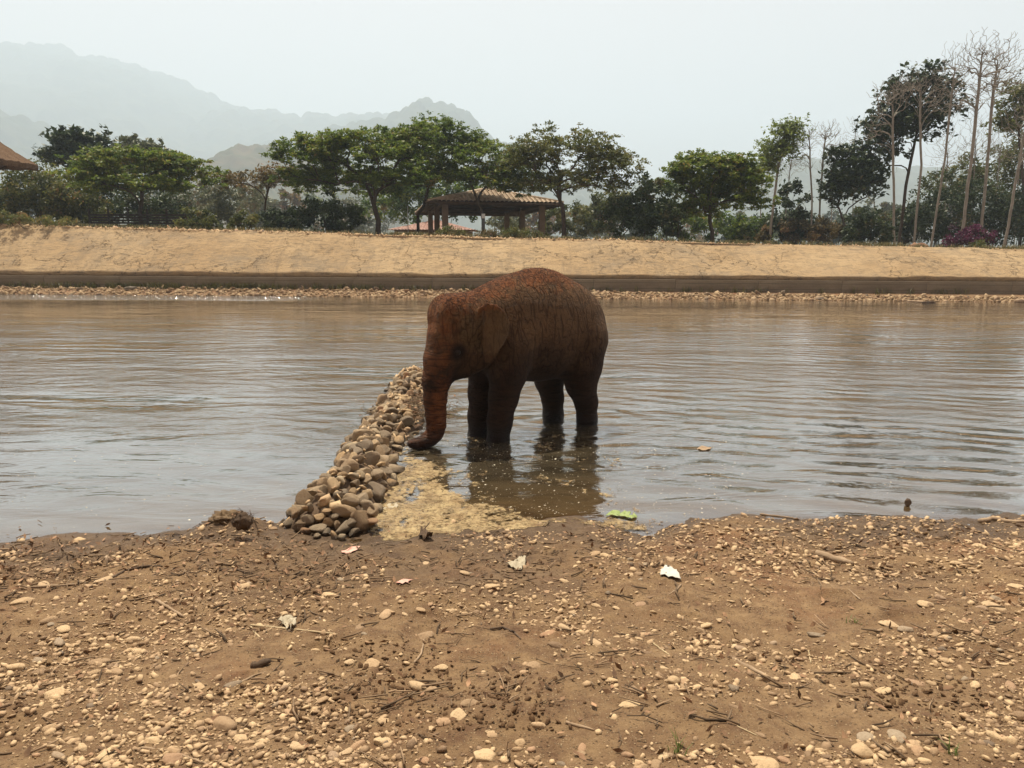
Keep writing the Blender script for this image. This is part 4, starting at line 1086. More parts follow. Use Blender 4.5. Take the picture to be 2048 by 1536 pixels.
def stone_mat(name, from_attr, pale=1.0, mixed=False):
    m = new_mat(name); t = NT(m); co = t.coord('Object')
    rv = t.attr('tint') if from_attr else t.objrand()
    k = pale
    c = t.ramp(rv, [(0.0, (0.19 * k, 0.125 * k, 0.075 * k)), (0.18, (0.36 * k, 0.245 * k, 0.14 * k)), (0.45, (0.50 * k, 0.36 * k, 0.205 * k)), (0.70, (0.44 * k, 0.315 * k, 0.185 * k)), (0.86, (0.33 * k, 0.20 * k, 0.115 * k)), (0.95, (0.30 * k, 0.235 * k, 0.16 * k)), (1.0, (0.15 * k, 0.11 * k, 0.075 * k))])
    if mixed: c = t.ramp(rv, [(0.0, (0.128, 0.087, 0.051)), (0.12, (0.307, 0.211, 0.122)), (0.26, (0.435, 0.326, 0.205)), (0.40, (0.243, 0.192, 0.134)), (0.52, (0.461, 0.301, 0.154)), (0.64, (0.538, 0.422, 0.269)), (0.78, (0.198, 0.154, 0.109)), (0.90, (0.384, 0.288, 0.179)), (1.0, (0.320, 0.173, 0.090))])
    sc = 4 if not from_attr else 40
    n1 = t.noise(co, sc, 6, 0.7, 0.3); n2 = t.noise(co, sc * 6, 5, 0.7)
    c = t.mix(t.rng(n1, 0.5, 0.72, 0, 0.55), c, (0.17, 0.11, 0.06))
    c = t.mix(t.rng(n1, 0.28, 0.42, 0.4, 0), c, (0.58 * k, 0.45 * k, 0.29 * k))
    c = t.mix(t.rng(n2, 0.56, 0.72, 0, 0.35), c, (0.12, 0.085, 0.055))
    rgh = 0.85
    if mixed:                                     # soaked and silted up to just over the waterline
        pz = t.node('ShaderNodeSeparateXYZ'); t.l.new(t.node('ShaderNodeNewGeometry').outputs['Position'], pz.inputs[0])
        wb = t.rng(t.math('MULTIPLY_ADD', n1, -0.06, pz.outputs[2]), 0.035, 0.005, 0, 0.75)
        c = t.mix(wb, c, (0.05, 0.036, 0.022)); rgh = t.rng(wb, 0, .75, .85, .35)
    t.out(t.bsdf(c, rgh, t.bump(t.math('MULTIPLY_ADD', n1, 1.2, n2), 0.6 if mixed else 0.45, 0.06 if not from_attr else 0.006), 0.2)); return m
M_STONE = stone_mat('river_stone', False, 1.16); M_STONE_S = stone_mat('pebble', True, 1.12)
M_STONE_D = stone_mat('dam_stone', False, 0.80, True)
def rot3(g, tilt):
    return (g.normal(0, tilt), g.normal(0, tilt), g.uniform(0, 6.283))
VAR = [stone_shape(500 + i, 3, 0.46, 4 + i % 5, 0.5) for i in range(18)]
VAR_ME = [np_mesh('stone', v, f, M_STONE, True) for v, f in VAR]
VAR_D = [np_mesh('stone', v * np.array([1, 1.0, 1.25]), f, M_STONE_D, True) for v, f in [stone_shape(540 + i, 3, 0.52, 7 + i % 5, 0.42) for i in range(22)]]
TINYV = [stone_shape(740 + i, 1, 0.5, 2) for i in range(1)] + [stone_shape(760 + i, 0, 0.5, 0) for i in range(8)]
TINYV = TINYV[1:]
LOWV = [stone_shape(700 + i, 1, 0.44, 5, 0.5) for i in range(12)]

# ---- stones lying on the near bank
g = rng(401)
def visible_bank(g):
    # uniform over the picture area of the bank, so near and far both fill
    px_, py_ = g.uniform(-40, 2090), g.uniform(1040, 1560)
    p = at_z(px_, py_, 0.2)
    for _ in range(3): p = at_z(px_, py_, float(land(p.x, p.y, False)))
    return p, px_, py_
cl = lambda X, Y: float(np.clip(0.55 + 0.9 * vnoise(np.array([X * 1.1 + 5]), np.array([Y * 1.6]), seed=402)[0] + 0.5 * vnoise(np.array([X * 3.3]), np.array([Y * 4.0]), seed=403)[0], 0.05, 1))
hand = [(445, 1451, 33, 0.9), (594, 1492, 22, 1.0), (1076, 1452, 19, 1.0), (965, 1514, 30, 0.8), (920, 1434, 22, .8), (885, 1445, 22, .7), (940, 1412, 26, .9), (1725, 1508, 28, 1.1), (1851, 1210, 21, 1.0), (1633, 1271, 22, .8),
        (1720, 1376, 28, 1.0), (1765, 1385, 20, 1.0), (1950, 1370, 18, .7), (1828, 1364, 22, .8), (2035, 1175, 20, .9), (1990, 1215, 24, .9), (1098, 1270, 20, .9), (1112, 1294, 18, .9), (1128, 1262, 14, .9), (848, 1273, 20, .8),
        (835, 1375, 26, .9), (862, 1385, 18, .9), (745, 1330, 22, .9), (1346, 1365, 18, 1.1), (1258, 1410, 24, .6), (700, 1328, 14, 1), (275, 1300, 17, 1), (340, 1450, 16, 1), (95, 1245, 22, .8), (125, 1260, 18, .8), (118, 1285, 20, .7),
        (205, 1163, 19, .8), (45, 1205, 24, .8), (485, 1175, 17, 1.1), (660, 1190, 18, .9), (190, 1350, 14, 1.2), (230, 1345, 17, .8), (75, 1322, 13, .9), (30, 1335, 22, .8), (1650, 1165, 11, .9), (1492, 1285, 11, 1), (1480, 1300, 17, .8),
        (1430, 1296, 18, .7), (880, 1340, 16, .9), (770, 1230, 22, .7), (840, 1222, 14, .8), (1035, 1380, 12, 1.3), (1190, 1108, 14, .9), (1210, 1112, 13, 1), (1275, 1148, 12, 1), (1260, 1150, 14, .9), (930, 1145, 11, 1), (985, 1175, 18, .8),
        (1130, 1165, 12, .9), (40, 1075, 14, .8), (160, 1080, 12, .9), (430, 1093, 16, .9), (545, 1058, 12, 1), (25, 1108, 13, .8), (84, 1169, 19, .7), (1910, 1130, 14, .9), (1780, 1245, 26, .6), (1810, 1260, 18, .9), (1870, 1270, 18, .7), (1520, 1470, 15, .6),
        (1160, 1508, 13, .8), (1255, 1512, 15, 1), (690, 1508, 18, .8), (980, 1465, 13, 1), (985, 1470, 12, 1), (1655, 1515, 14, .8), (1770, 1510, 14, 1), (1850, 1525, 14, .9)]
spots = []
for (x, y, hw, asp) in hand:
    p = at_z(x, y, 0.2)
    for _ in range(3): p = at_z(x, y, float(land(p.x, p.y, False)))
    spots.append((p.x, p.y, hw * p.y / FPX * 1.02, asp))
while len(spots) < 300:
    p, a, b = visible_bank(g)
    if float(land(p.x, p.y)) < 0.012: continue
    if g.random() > cl(p.x, p.y): continue
    s = float(np.exp(g.normal(math.log(0.024), 0.28)))
    if s < 0.019: s = 0.019
    if any((p.x - q[0]) ** 2 + (p.y - q[1]) ** 2 < (0.72 * (s + q[2])) ** 2 for q in spots): continue
    spots.append((p.x, p.y, s, float(g.uniform(0.6, 1.1))))
for i, (X, Y, s, asp) in enumerate(spots):
    z = float(land(X, Y))
    o = link('stone', VAR_ME[i % len(VAR_ME)], ground, (X, Y, z + s * 0.03 * asp), (g.normal(0, .12), g.normal(0, .12), g.normal(0, .5) if i < len(hand) else g.uniform(0, 6.28)), (s, s * g.uniform(.85, 1.15), s * asp * g.uniform(.75, 1.1)))

# the thousands of smaller ones
def scatter(P, S, g, tilt=0.25, sink=0.12, var=LOWV, tint=None):
    out = MB()
    vi = g.integers(0, len(var), len(P))
    az = g.uniform(0, 6.283, len(P)); tx, ty = g.normal(0, tilt, len(P)), g.normal(0, tilt, len(P))
    T = g.uniform(0, 1, len(P)) if tint is None else tint
    asp = g.uniform(0.7, 1.25, len(P)); yz = g.uniform(0.7, 1.15, len(P))
    for k in range(len(var)):
        sel = np.where(vi == k)[0]
        if len(sel) == 0: continue
        v, f = var[k]
        Vv = v[None] * np.stack([S[sel], S[sel] * yz[sel], S[sel] * asp[sel]], 1)[:, None, :]
        Vv = Vv.copy()
        Vv[..., 2] += Vv[..., 0] * tx[sel][:, None] + Vv[..., 1] * ty[sel][:, None]
        c, s = np.cos(az[sel])[:, None], np.sin(az[sel])[:, None]
        x = Vv[..., 0] * c - Vv[..., 1] * s; y = Vv[..., 0] * s + Vv[..., 1] * c
        Q = np.stack([x, y, Vv[..., 2]], 2) + P[sel][:, None, :] + np.array([0, 0, 1]) * (S[sel] * sink)[:, None, None]
        nv = len(v)
        out.add(Q.reshape(-1, 3), (f[None] + (np.arange(len(sel)) * nv)[:, None, None]).reshape(-1, 3), np.repeat(T[sel], nv))
    return out
n = 34000
pxs, pys = g.uniform(-60, 2110, n), 1030 + 540 * g.random(n) ** 1.15
g2 = rng(409); n2 = 14000                            # the same shingle goes on to either side
pxs = np.concatenate([pxs, np.where(g2.random(n2) < .5, g2.uniform(-900, -60, n2), g2.uniform(2110, 2950, n2))]); pys = np.concatenate([pys, 1015 + 640 * g2.random(n2) ** 1.15]); n = n + n2
XY = np.array([at_z(a, b, 0.12)[:2] for a, b in zip(pxs, pys)])
hz = land(XY[:, 0], XY[:, 1])
for _ in range(2):
    XY = np.array([at_z(a, b, h)[:2] for a, b, h in zip(pxs, pys, np.clip(hz, 0, 1))]); hz = land(XY[:, 0], XY[:, 1])
dens = np.clip(0.38 + 0.9 * vnoise(XY[:, 0] * 1.1 + 5, XY[:, 1] * 1.6, seed=402) + 0.6 * vnoise(XY[:, 0] * 3.3, XY[:, 1] * 4.0, seed=403), 0.04, 1)
dens = dens ** 1.35
dens = np.where((XY[:, 0] > 0.6) & (XY[:, 1] > 4.2), np.maximum(dens, 0.75), dens)
keep = (g.random(n) < dens) & (hz > 0.004)
XY, hz = XY[keep], hz[keep]
S = np.clip(np.exp(g.normal(math.log(0.0072), 0.62, len(XY))), 0.0024, 0.021)
S = S * np.where(XY[:, 1] > 4.2, 1.5, 1.12)
tn = np.clip(np.where(g.random(len(XY)) < 0.45, g.normal(0.14, 0.08, len(XY)), g.normal(0.5, 0.22, len(XY))), 0, 1)
P = np.concatenate([XY, hz[:, None]], 1)
sm = S < 0.0085
peb = scatter(P[~sm], S[~sm], g, 0.3, 0.12, LOWV, tn[~sm])
ps = scatter(P[sm], S[sm], g, 0.4, 0.15, TINYV, tn[sm])
for k_, fl in ps.F.items():
    for ff_ in fl: peb.F.setdefault(k_, []).append(ff_ + peb.n)
peb.V += ps.V; peb.T += ps.T; peb.n += ps.n
link('pebbles', peb.mesh('pebbles', M_STONE_S, True), ground, kind='stuff', label='small tan pebbles and grit strewn over the bank')
# dark crumbs of soil and dung in loose drifts
n = 9000
pxs, pys = g.uniform(-60, 2110, n), 1040 + 520 * g.random(n)
XY = np.array([at_z(a, b, 0.18)[:2] for a, b in zip(pxs, pys)]); hz = land(XY[:, 0], XY[:, 1])
dn = np.clip(vnoise(XY[:, 0] * 1.9, XY[:, 1] * 2.2, seed=421) * 1.6 - 0.2, 0.02, 1)
keep = (g.random(n) < dn) & (hz > 0.0)
XY, hz = XY[keep], hz[keep]
S = np.clip(np.exp(g.normal(math.log(0.009), 0.45, len(XY))), 0.004, 0.022)
M_CLOD = mat_plain('soil_clod', (0.075, 0.042, 0.022), (0.14, 0.085, 0.045), 30, 0.95, 0.6, 0.006, 0.1)
link('clods', scatter(np.concatenate([XY, hz[:, None]], 1), S, g, 0.5, 0.1).mesh('clods', M_CLOD, True), ground, kind='stuff', label='dark crumbs of damp soil in loose drifts')

# ---- dam of piled stones from the bank out into the river
DAM = thing('stone_dam', (-1.45, 8.8, 0), 'low dam of piled river stones reaching from the bank into the river', 'dam')
db = np.array(DAM.location)
g = rng(431)
Y0, Y1 = 5.28, 12.4
def dam_h(Y):
    return np.interp(Y, [5.1, 5.45, 6.0, 6.8, 7.7, 8.4, 8.9, 9.5, 10.0, 10.6, 11.6, 12.4], [0.10, 0.25, 0.31, 0.28, 0.24, 0.25, 0.23, 0.09, 0.14, 0.24, 0.24, 0.12])
def dam_w(Y): return np.interp(Y, [5.2, 5.6, 7, 9, 9.6, 10.5, 12.4], [0.36, 0.33, 0.27, 0.31, 0.27, 0.32, 0.30])
def dam_bottom(X, Y): return float(land(X, Y, False))
hand_d = []
for (hx_, hy_, hr) in [(599, 1047, 21), (634, 1069, 19), (667, 1070, 15), (640, 1055, 20), (686, 1052, 22), (636, 1030, 17), (722, 1036, 26), (746, 1040, 20), (655, 1005, 18), (688, 1022, 26), (620, 1012, 16), (735, 1010, 20), (700, 1000, 18), (590, 1022, 14), (640, 990, 16), (657, 1040, 18), (668, 1030, 16), (650, 1022, 15), (674, 1046, 15), (655, 1062, 14), (615, 1036, 15), (708, 1060, 14), (745, 1018, 17), (705, 1042, 16), (612, 1058, 13), (684, 1070, 12)]:
    lift = max(0.0, (1062 - hy_) / 70.0 * 0.17)
    p = at_z(hx_, hy_, 0.045 + lift); hand_d.append((p.x, p.y, 0.03 + lift, hr * p.y / FPX * 1.05))
SPC = 0.66
placed = []
for k in range(9000):
    Yq = Y0 + (Y1 - Y0) * g.random() ** 1.0; u = g.uniform(-1, 1)
    w = float(dam_w(Yq)); X = float(DAM_X(Yq)) + u * w + 0.05 * math.sin(Yq * 3.1)
    big = Yq < 6.4
    s = float(np.exp(g.normal(math.log(0.080 if big else 0.096), 0.26)))
    prof_ = float(dam_h(Yq)) * (1 - abs(u) ** 1.7)
    z = prof_ - 0.02
    if any((X - q[0]) ** 2 + (Yq - q[1]) ** 2 + (z - q[2]) ** 2 < (SPC * (s + q[3])) ** 2 for q in placed): continue
    placed.append((X, Yq, z, s))
placed = hand_d + [q for q in placed if not any((q[0] - h[0]) ** 2 + (q[1] - h[1]) ** 2 + (q[2] - h[2]) ** 2 < (0.55 * (q[3] + h[3])) ** 2 for h in hand_d)]
placed.sort(key=lambda q: q[1])
placed = placed[:300]
for i, (X, Y, z, s) in enumerate(placed):
    link('stone', VAR_D[(i * 7) % len(VAR_D)], DAM, (X - db[0], Y - db[1], z), rot3(g, 0.35), (s, s * g.uniform(.8, 1.1), s * g.uniform(.85, 1.2)))
# core and small chinking stones
cx = np.linspace(-1, 1, 15); cyv = np.arange(Y0 - 0.12, Y1 + 0.15, 0.06)
CU, CY = np.meshgrid(cx, cyv, indexing='ij')
CX = DAM_X(CY) + CU * (dam_w(CY) + 0.03) + 0.05 * np.sin(CY * 3.1)
end = np.clip(np.minimum(CY - (Y0 - .12), (Y1 + .15) - CY) / 0.15, 0, 1)
CZ = -0.16 + (0.13 + dam_h(CY) * (1 - np.abs(CU) ** 1.7)) * end * 0.88 + 0.02 * fbm(CX * 9, CY * 9, seed=440, octv=3)
M_DARKST = mat_plain('dam_fill', (0.075, 0.05, 0.03), (0.15, 0.10, 0.062), 14, 0.95, 0.8, 0.02)
link('fill', np_mesh('fill', np.stack([CX.ravel(), CY.ravel(), CZ.ravel()], 1) - db, grid_faces(len(cx), len(cyv)), M_DARKST, True), DAM)
print('DAM stones', len(placed))
n = 420
Yq = g.uniform(Y0, Y1, n); u = g.uniform(-1.1, 1.1, n)
P = np.stack([DAM_X(Yq) + u * dam_w(Yq) + 0.05 * np.sin(Yq * 3.1), Yq, np.maximum(-0.03, dam_h(Yq) * (1 - np.clip(np.abs(u), 0, 1) ** 1.7) - 0.02)], 1)
link('chinking', scatter(P - db, np.clip(np.exp(g.normal(math.log(0.034), 0.35, n)), .015, .06), g, 0.5, 0.1, LOWV, np.clip(g.normal(.45, .25, n), 0, 1)).mesh('chinking', M_STONE_S, True), DAM, kind='stuff')

# ---- gravel on the far shore and on top of the embankment
g = rng(451)
n = 7000
X = g.uniform(-30, 30, n); q = g.random(n)
fw = far_y(X); wd_ = np.interp(X, [-24, 0, 15, 24], [1.5, 1.35, 1.0, 0.75])
Y = fw - 0.12 + q * wd_
z = np.maximum(land(X, Y, False), -0.02)
S = np.clip(np.exp(g.normal(math.log(0.060), 0.45, n)), 0.025, 0.17)
GV = [(v[:], f_) for v, f_ in TINYV] + LOWV[:5]
link('gravel', scatter(np.stack([X, Y, z], 1), S, g, 0.4, 0.2, GV, np.clip(g.normal(.5, .22, n), 0, 1)).mesh('gravel', stone_mat('far_gravel', True, 0.72), True), kind='stuff', label='strip of pale river gravel below the retaining wall', category='gravel')
n = 6000
X = g.uniform(-30, 30, n); v = np.abs(g.normal(0, 0.8, n)) - 0.1
sel = g.random(n) < np.interp(X, [-30, -16, 6, 9, 30], [0.8, 1, 1, 0.25, 0.12])
X, v = X[sel], v[sel]
Y = wall_y(X) + 0.22 + RUN + v
z = plateau(X, np.maximum(v, 0)) - 0.01
S = np.clip(np.exp(g.normal(math.log(0.045), 0.4, len(X))), 0.02, 0.12)
link('rubble', scatter(np.stack([X, Y, z], 1), S, g, 0.5, 0.25, GV, np.clip(g.normal(.5, .25, len(X)), 0, 1)).mesh('rubble', M_STONE_S, True), kind='stuff', label='broken stone along the top edge of the embankment', category='rubble')

M_ROCK = mat_plain('far_rock', (0.10, 0.085, 0.065), (0.17, 0.14, 0.10), 6, 0.9, 0.6, 0.03)
def rock(px_, py_, r, seed, label):
    p = at_z(px_, py_, 0.12)
    link('rock', blob_mesh('rock', M_ROCK, r, seed, 3, 0.22, 1.6), None, (p.x, p.y, float(land(p.x, p.y, False)) + r[2] * .3), (0, 0, seed), label=label, category='rock')
rock(142, 578, (0.26, 0.18, 0.17), 3, 'dark rounded rock on the far gravel strip near the log')
rock(262, 582, (0.30, 0.16, 0.12), 4, 'flat dark wet rock at the far waterline')
rock(52, 570, (0.24, 0.18, 0.18), 6, 'grey brown rock against the foot of the retaining wall')
rock(383, 588, (0.14, 0.12, 0.10), 7, 'small dark rock in the far gravel beside the current')

# ------------------------------------------------------------------ driftwood, sticks and litter
M_DRIFT = mat_plain('driftwood', (0.20, 0.135, 0.08), (0.36, 0.26, 0.165), 9, 0.9, 0.7, 0.006)
M_DRIFT_D = mat_plain('dark_wood', (0.055, 0.036, 0.023), (0.12, 0.08, 0.05), 12, 0.9, 0.7, 0.006)
M_STRAW = mat_plain('straw', (0.33, 0.25, 0.14), (0.44, 0.34, 0.20), 9, 0.85, 0.3, 0.003)
def gp(px_, py_, up=0.0):
    p = at_z(px_, py_, 0.15)
    for _ in range(4): p = at_z(px_, py_, max(0.0, float(land(p.x, p.y))) + up)
    return np.array(p)
def stick(name, label, pix, rad, mat, k=8, cat='stick', ups=None, flat=1.0, seed=0, knots=True):
    pts = [gp(x, y, (ups[i] if ups else 0) + rad * 0.55) for i, (x, y) in enumerate(pix)]
    gg = rng(900 + seed + len(pix))
    fine = []
    for a, b in zip(pts[:-1], pts[1:]):
        n = max(3, int(np.linalg.norm(b - a) / (rad * 3)))
        for q in range(n): fine.append(a + (b - a) * q / n + gg.normal(0, rad * 0.12, 3))
    fine.append(pts[-1])
    fine = np.array(fine); s = np.linspace(0, 1, len(fine))
    r_ = rad * (1 - 0.35 * s) * (1 + 0.12 * gg.normal(0, 1, len(fine))); r_[-1] *= 0.6; r_[0] *= 0.8
    c = fine.mean(0)
    mb = MB(); mb.tube(fine - c, r_, k, 0.5, flat)
    return link(name, mb.mesh(name, mat, True), None, tuple(c), label=label, category=cat)
stick('driftwood_log', 'short weathered log chunk lying alone on pale pebbles', [(1634, 1106), (1668, 1117), (1706, 1127)], 0.030, M_DRIFT, 10, 'log', seed=1)
stick('driftwood_branch', 'smooth curved pale branch at the waterline', [(1958, 1043), (1985, 1037), (2015, 1042), (2060, 1044)], 0.020, M_DRIFT, 8, 'branch', seed=2)
stick('stick', 'straight two-ended stick pointing down the bank below the thin wire', [(1462, 1316), (1500, 1336), (1550, 1360)], 0.0105, M_DRIFT, 8, seed=3)
stick('stick', 'slim diagonal stick lying on litter near the pale stone cluster', [(312, 1200), (340, 1216), (368, 1234)], 0.0085, M_DRIFT, seed=4)
stick('stick', 'long thin broken stick under the torn pale rag', [(502, 1250), (560, 1256), (620, 1262), (672, 1268)], 0.0065, M_STRAW, seed=5)
stick('stick', 'short stub snapped off the long thin stick', [(502, 1254), (512, 1268), (527, 1280)], 0.0055, M_STRAW, seed=6)
stick('stick', 'curved upright-looking twig beside round pebbles', [(828, 1326), (842, 1308), (846, 1292), (848, 1277)], 0.0050, M_DRIFT, seed=7)
stick('stick', 'small dark crooked root lying above the grey stones', [(980, 1258), (1005, 1254), (1028, 1264), (1042, 1278)], 0.0060, M_DRIFT_D, seed=8)
stick('wire', 'long dark sagging wire stem across the pebbles', [(1195, 1254), (1240, 1268), (1290, 1272), (1346, 1265)], 0.0032, M_DRIFT_D, 6, 'stem', seed=9)
stick('stick', 'pale straw piece angled by the wire end', [(1302, 1283), (1320, 1297), (1339, 1310)], 0.0048, M_STRAW, seed=10)
stick('wood_chunk', 'stubby charred wood chunk with a rod beneath', [(502, 1332), (522, 1328), (541, 1322)], 0.019, M_DRIFT_D, 10, 'wood', seed=11)
stick('stick', 'thin rod pointing out from under the charred wood chunk', [(472, 1370), (510, 1350), (552, 1338)], 0.0050, M_DRIFT, seed=12)
stick('stick', 'grey stick lying level above the slim diagonal stick', [(62, 1174), (110, 1172), (156, 1168)], 0.0085, M_DRIFT, seed=13)
stick('stick', 'dark curved stick on the litter drift by the river mound', [(438, 1140), (470, 1138), (495, 1146)], 0.0080, M_DRIFT_D, seed=14)
stick('stick', 'long dark branch across the litter drift', [(180, 1176), (215, 1160), (250, 1141), (285, 1133), (325, 1132)], 0.0085, M_DRIFT_D, seed=15)
stick('stick', 'bent twig lying over the mound of silt', [(386, 1090), (398, 1078), (408, 1070)], 0.0075, M_DRIFT, seed=16)
stick('stick', 'short thick stick lying beside a pale rounded pebble', [(1132, 1445), (1160, 1452), (1188, 1460)], 0.0065, M_DRIFT, seed=17)
stick('stick', 'slanting pale twig below the white scrap', [(1362, 1170), (1352, 1180), (1336, 1190)], 0.0060, M_DRIFT, seed=18)
stick('stick', 'white peeled stick standing out on bare soil', [(1617, 1301), (1619, 1312), (1622, 1326)], 0.0045, M_STRAW, seed=19)
stick('stick', 'short broken twig beside a dark clump of debris', [(1698, 1180), (1712, 1192), (1722, 1200)], 0.0050, M_DRIFT, seed=20)
stick('stick', 'pale split stick on the wet margin', [(1518, 1058), (1540, 1060), (1560, 1060)], 0.0085, M_STRAW, seed=21)
stick('stick', 'pinkish driftwood strip floating at the margin', [(1520, 1028), (1555, 1032), (1588, 1036)], 0.0085, M_DRIFT, seed=22)
stick('stick', 'thin straw stalk on reddish bare soil', [(1474, 1452), (1495, 1462), (1516, 1472)], 0.0030, M_STRAW, 6, seed=23)
stick('stick', 'long thin branch lying among crumbled soil and pebbles', [(282, 1495), (340, 1502), (420, 1530)], 0.0050, M_DRIFT, seed=24)
stick('stick', 'wet stalk trailing over the foam', [(845, 1062), (868, 1035), (892, 1012)], 0.0045, M_DRIFT_D, 6, seed=25)
stick('driftwood_log', 'big grey log resting against the far retaining wall', [(186, 563), (230, 561), (276, 560)], 0.15, M_ROCK, 10, 'log', seed=26)
stick('driftwood_branch', 'thin branch lying on the far gravel strip', [(1350, 584), (1368, 587), (1388, 590)], 0.045, M_DRIFT, 8, 'branch', seed=27)
stick('driftwood_log', 'pale stranded log end at the far waterline', [(1815, 602), (1835, 603), (1850, 604)], 0.055, M_DRIFT, 8, 'log', seed=28)
stick('driftwood_log', 'dark stranded log beside the pale log end', [(1846, 605), (1860, 604), (1872, 604)], 0.05, M_DRIFT_D, 8, 'log', seed=29)
stick('driftwood_log', 'square-ended beam lying by the foot of the wall', [(2030, 602), (2045, 602), (2070, 603)], 0.09, M_DRIFT, 6, 'beam', seed=30)

def scrap(name, label, cat, pix, mat, up=0.012, crumple=0.012, n=14, thick=0.0015, seed=0):
    """torn sheet lying on the ground: outline in ground coordinates, crumpled, with thickness"""
    P = np.array([gp(x, y, 0.0)[:2] for x, y in pix]); c = P.mean(0)
    gg = rng(1200 + seed)
    # fan grid from the centre
    rings = 6; V = []; F = []
    dense = []
    for a, b in zip(P, np.roll(P, -1, 0)):
        for q in range(n // 3): dense.append(a + (b - a) * q / (n // 3) + gg.normal(0, 0.004, 2))
    dense = np.array(dense); m_ = len(dense)
    for r_ in range(rings + 1):
        V.append(c + (dense - c) * (r_ / rings if r_ else 0.02))
    V = np.concatenate(V)
    zg = land(V[:, 0], V[:, 1])
    zz_ = np.maximum(zg, 0.0) + up + crumple * fbm(V[:, 0] * 35, V[:, 1] * 35, seed=seed + 60, octv=3)
    for r_ in range(rings):
        i = np.arange(m_); F.append(np.stack([r_ * m_ + i, (r_ + 1) * m_ + i, (r_ + 1) * m_ + (i + 1) % m_, r_ * m_ + (i + 1) % m_], 1))
    V3 = np.concatenate([V, zz_[:, None]], 1)
    loc = np.array([c[0], c[1], zz_.mean()])
    o = link(name, np_mesh(name, V3 - loc, np.concatenate(F), mat, True), None, tuple(loc), label=label, category=cat)
    md = o.modifiers.new('thickness', 'SOLIDIFY'); md.thickness = thick
    return o
M_WHITE = mat_plain('white_scrap', (0.44, 0.42, 0.36), (0.52, 0.50, 0.44), 20, 0.7, 0.2, 0.002)
M_RAG = mat_plain('pale_rag', (0.30, 0.25, 0.17), (0.44, 0.39, 0.28), 25, 0.85, 0.5, 0.004)
M_PINKP = mat_plain('pink_paper', (0.52, 0.24, 0.18), (0.64, 0.42, 0.33), 18, 0.7, 0.2, 0.002)
M_LEAFG = mat_plain('wet_green_leaf', (0.17, 0.23, 0.06), (0.30, 0.35, 0.14), 14, 0.5, 0.3, 0.004)
M_DEADL = mat_plain('dead_leaf', (0.12, 0.065, 0.035), (0.30, 0.18, 0.10), 20, 0.85, 0.4, 0.004, tintmix=0.5)
scrap('plastic_scrap', 'clean white triangular scrap lying flat on the pebbles', 'scrap', [(1318, 1154), (1328, 1134), (1340, 1133), (1352, 1146), (1361, 1164), (1340, 1158)], M_WHITE, 0.016, 0.006, seed=1)
scrap('rag', 'crumpled cream rag lying among small pebbles', 'rag', [(1012, 1130), (1030, 1126), (1040, 1117), (1052, 1120), (1050, 1132), (1042, 1144), (1026, 1140)], M_RAG, 0.018, 0.022, seed=2)
scrap('rag', 'torn greyish cloth hooked on the long thin stick', 'rag', [(556, 1248), (572, 1238), (590, 1240), (594, 1252), (582, 1266), (570, 1256)], M_RAG, 0.016, 0.02, seed=3)
scrap('paper_scrap', 'faded pink and white paper strip near the dam foot', 'paper', [(682, 1104), (702, 1095), (720, 1094), (716, 1101), (696, 1108)], M_PINKP, 0.008, 0.004, seed=4)
scrap('bark_strip', 'reddish bark strip lying flat in the middle of the bank', 'bark', [(790, 1168), (806, 1161), (824, 1161), (820, 1166), (800, 1170)], M_PINKP, 0.008, 0.004, seed=5)
for i, pix in enumerate([[(1210, 1034), (1226, 1024), (1240, 1026), (1236, 1036)], [(1234, 1032), (1250, 1024), (1262, 1028), (1254, 1038)], [(1252, 1036), (1268, 1030), (1276, 1036), (1262, 1041)]]):
    scrap('cabbage_leaf', ['pale green limp leaf floating by the bank edge', 'middle one of the floating limp green leaves', 'smallest limp green leaf closest to the open water'][i], 'leaf', pix, M_LEAFG, 0.012, 0.010, seed=10 + i)
scrap('dark_bark', 'curled black bark piece standing up at the foam edge', 'bark', [(836, 1079), (842, 1066), (850, 1064), (858, 1072), (866, 1080), (850, 1083)], M_DRIFT_D, 0.03, 0.035, seed=20)
scrap('husk', 'pale soggy husk lying in the scum beside the dam', 'husk', [(766, 1020), (776, 1010), (795, 1008), (800, 1014), (786, 1022)], M_RAG, 0.010, 0.008, seed=21)
scrap('dead_leaf', 'single curled brown leaf drifting on the open water', 'leaf', [(1392, 898), (1404, 893), (1424, 896), (1420, 900), (1404, 902)], M_DRIFT, 0.006, 0.006, seed=22)

# stump-like root clump on the silt mound, with a dark hollow
rc = gp(486, 1052, 0.0)
RT = thing('root_clump', tuple(rc), 'dark fibrous root clump with a hollow beside the silt mound', 'root clump')
me = blob_mesh('hollow_body', M_DRIFT_D, (0.065, 0.05, 0.06), 15, 3, 0.35, 3.0)
link('body', me, RT, (0, 0, 0.03))
gq = rng(77); mb = MB()
for k in range(70):
    d = gq.normal(0, 1, 3); d[2] = abs(d[2]) * .6; d /= np.linalg.norm(d); p = d * np.array([.065, .05, .06]) + np.array([0, 0, .03])
    mb.tube([p, p + d * .012 + gq.normal(0, .010, 3), p + d * .018 + gq.normal(0, .020, 3)], [.0028, .002, .001], 3)
link('root_fibres', mb.mesh('root_fibres', M_DRIFT_D, True), RT)
mp = gp(455, 1036, 0.0)
link('silt_lump', blob_mesh('silt_lump', mat_plain('silt', (0.12, 0.078, 0.042), (0.23, 0.16, 0.09), 16, 0.9, 0.9, 0.02), (0.12, 0.075, 0.05), 29, 4, 0.55, 2.6), None, (mp[0], mp[1], mp[2] - 0.002), label='yellowish silt-covered lump at the waterline behind the root clump', category='lump')
bk = gp(1815, 1012, 0.0)
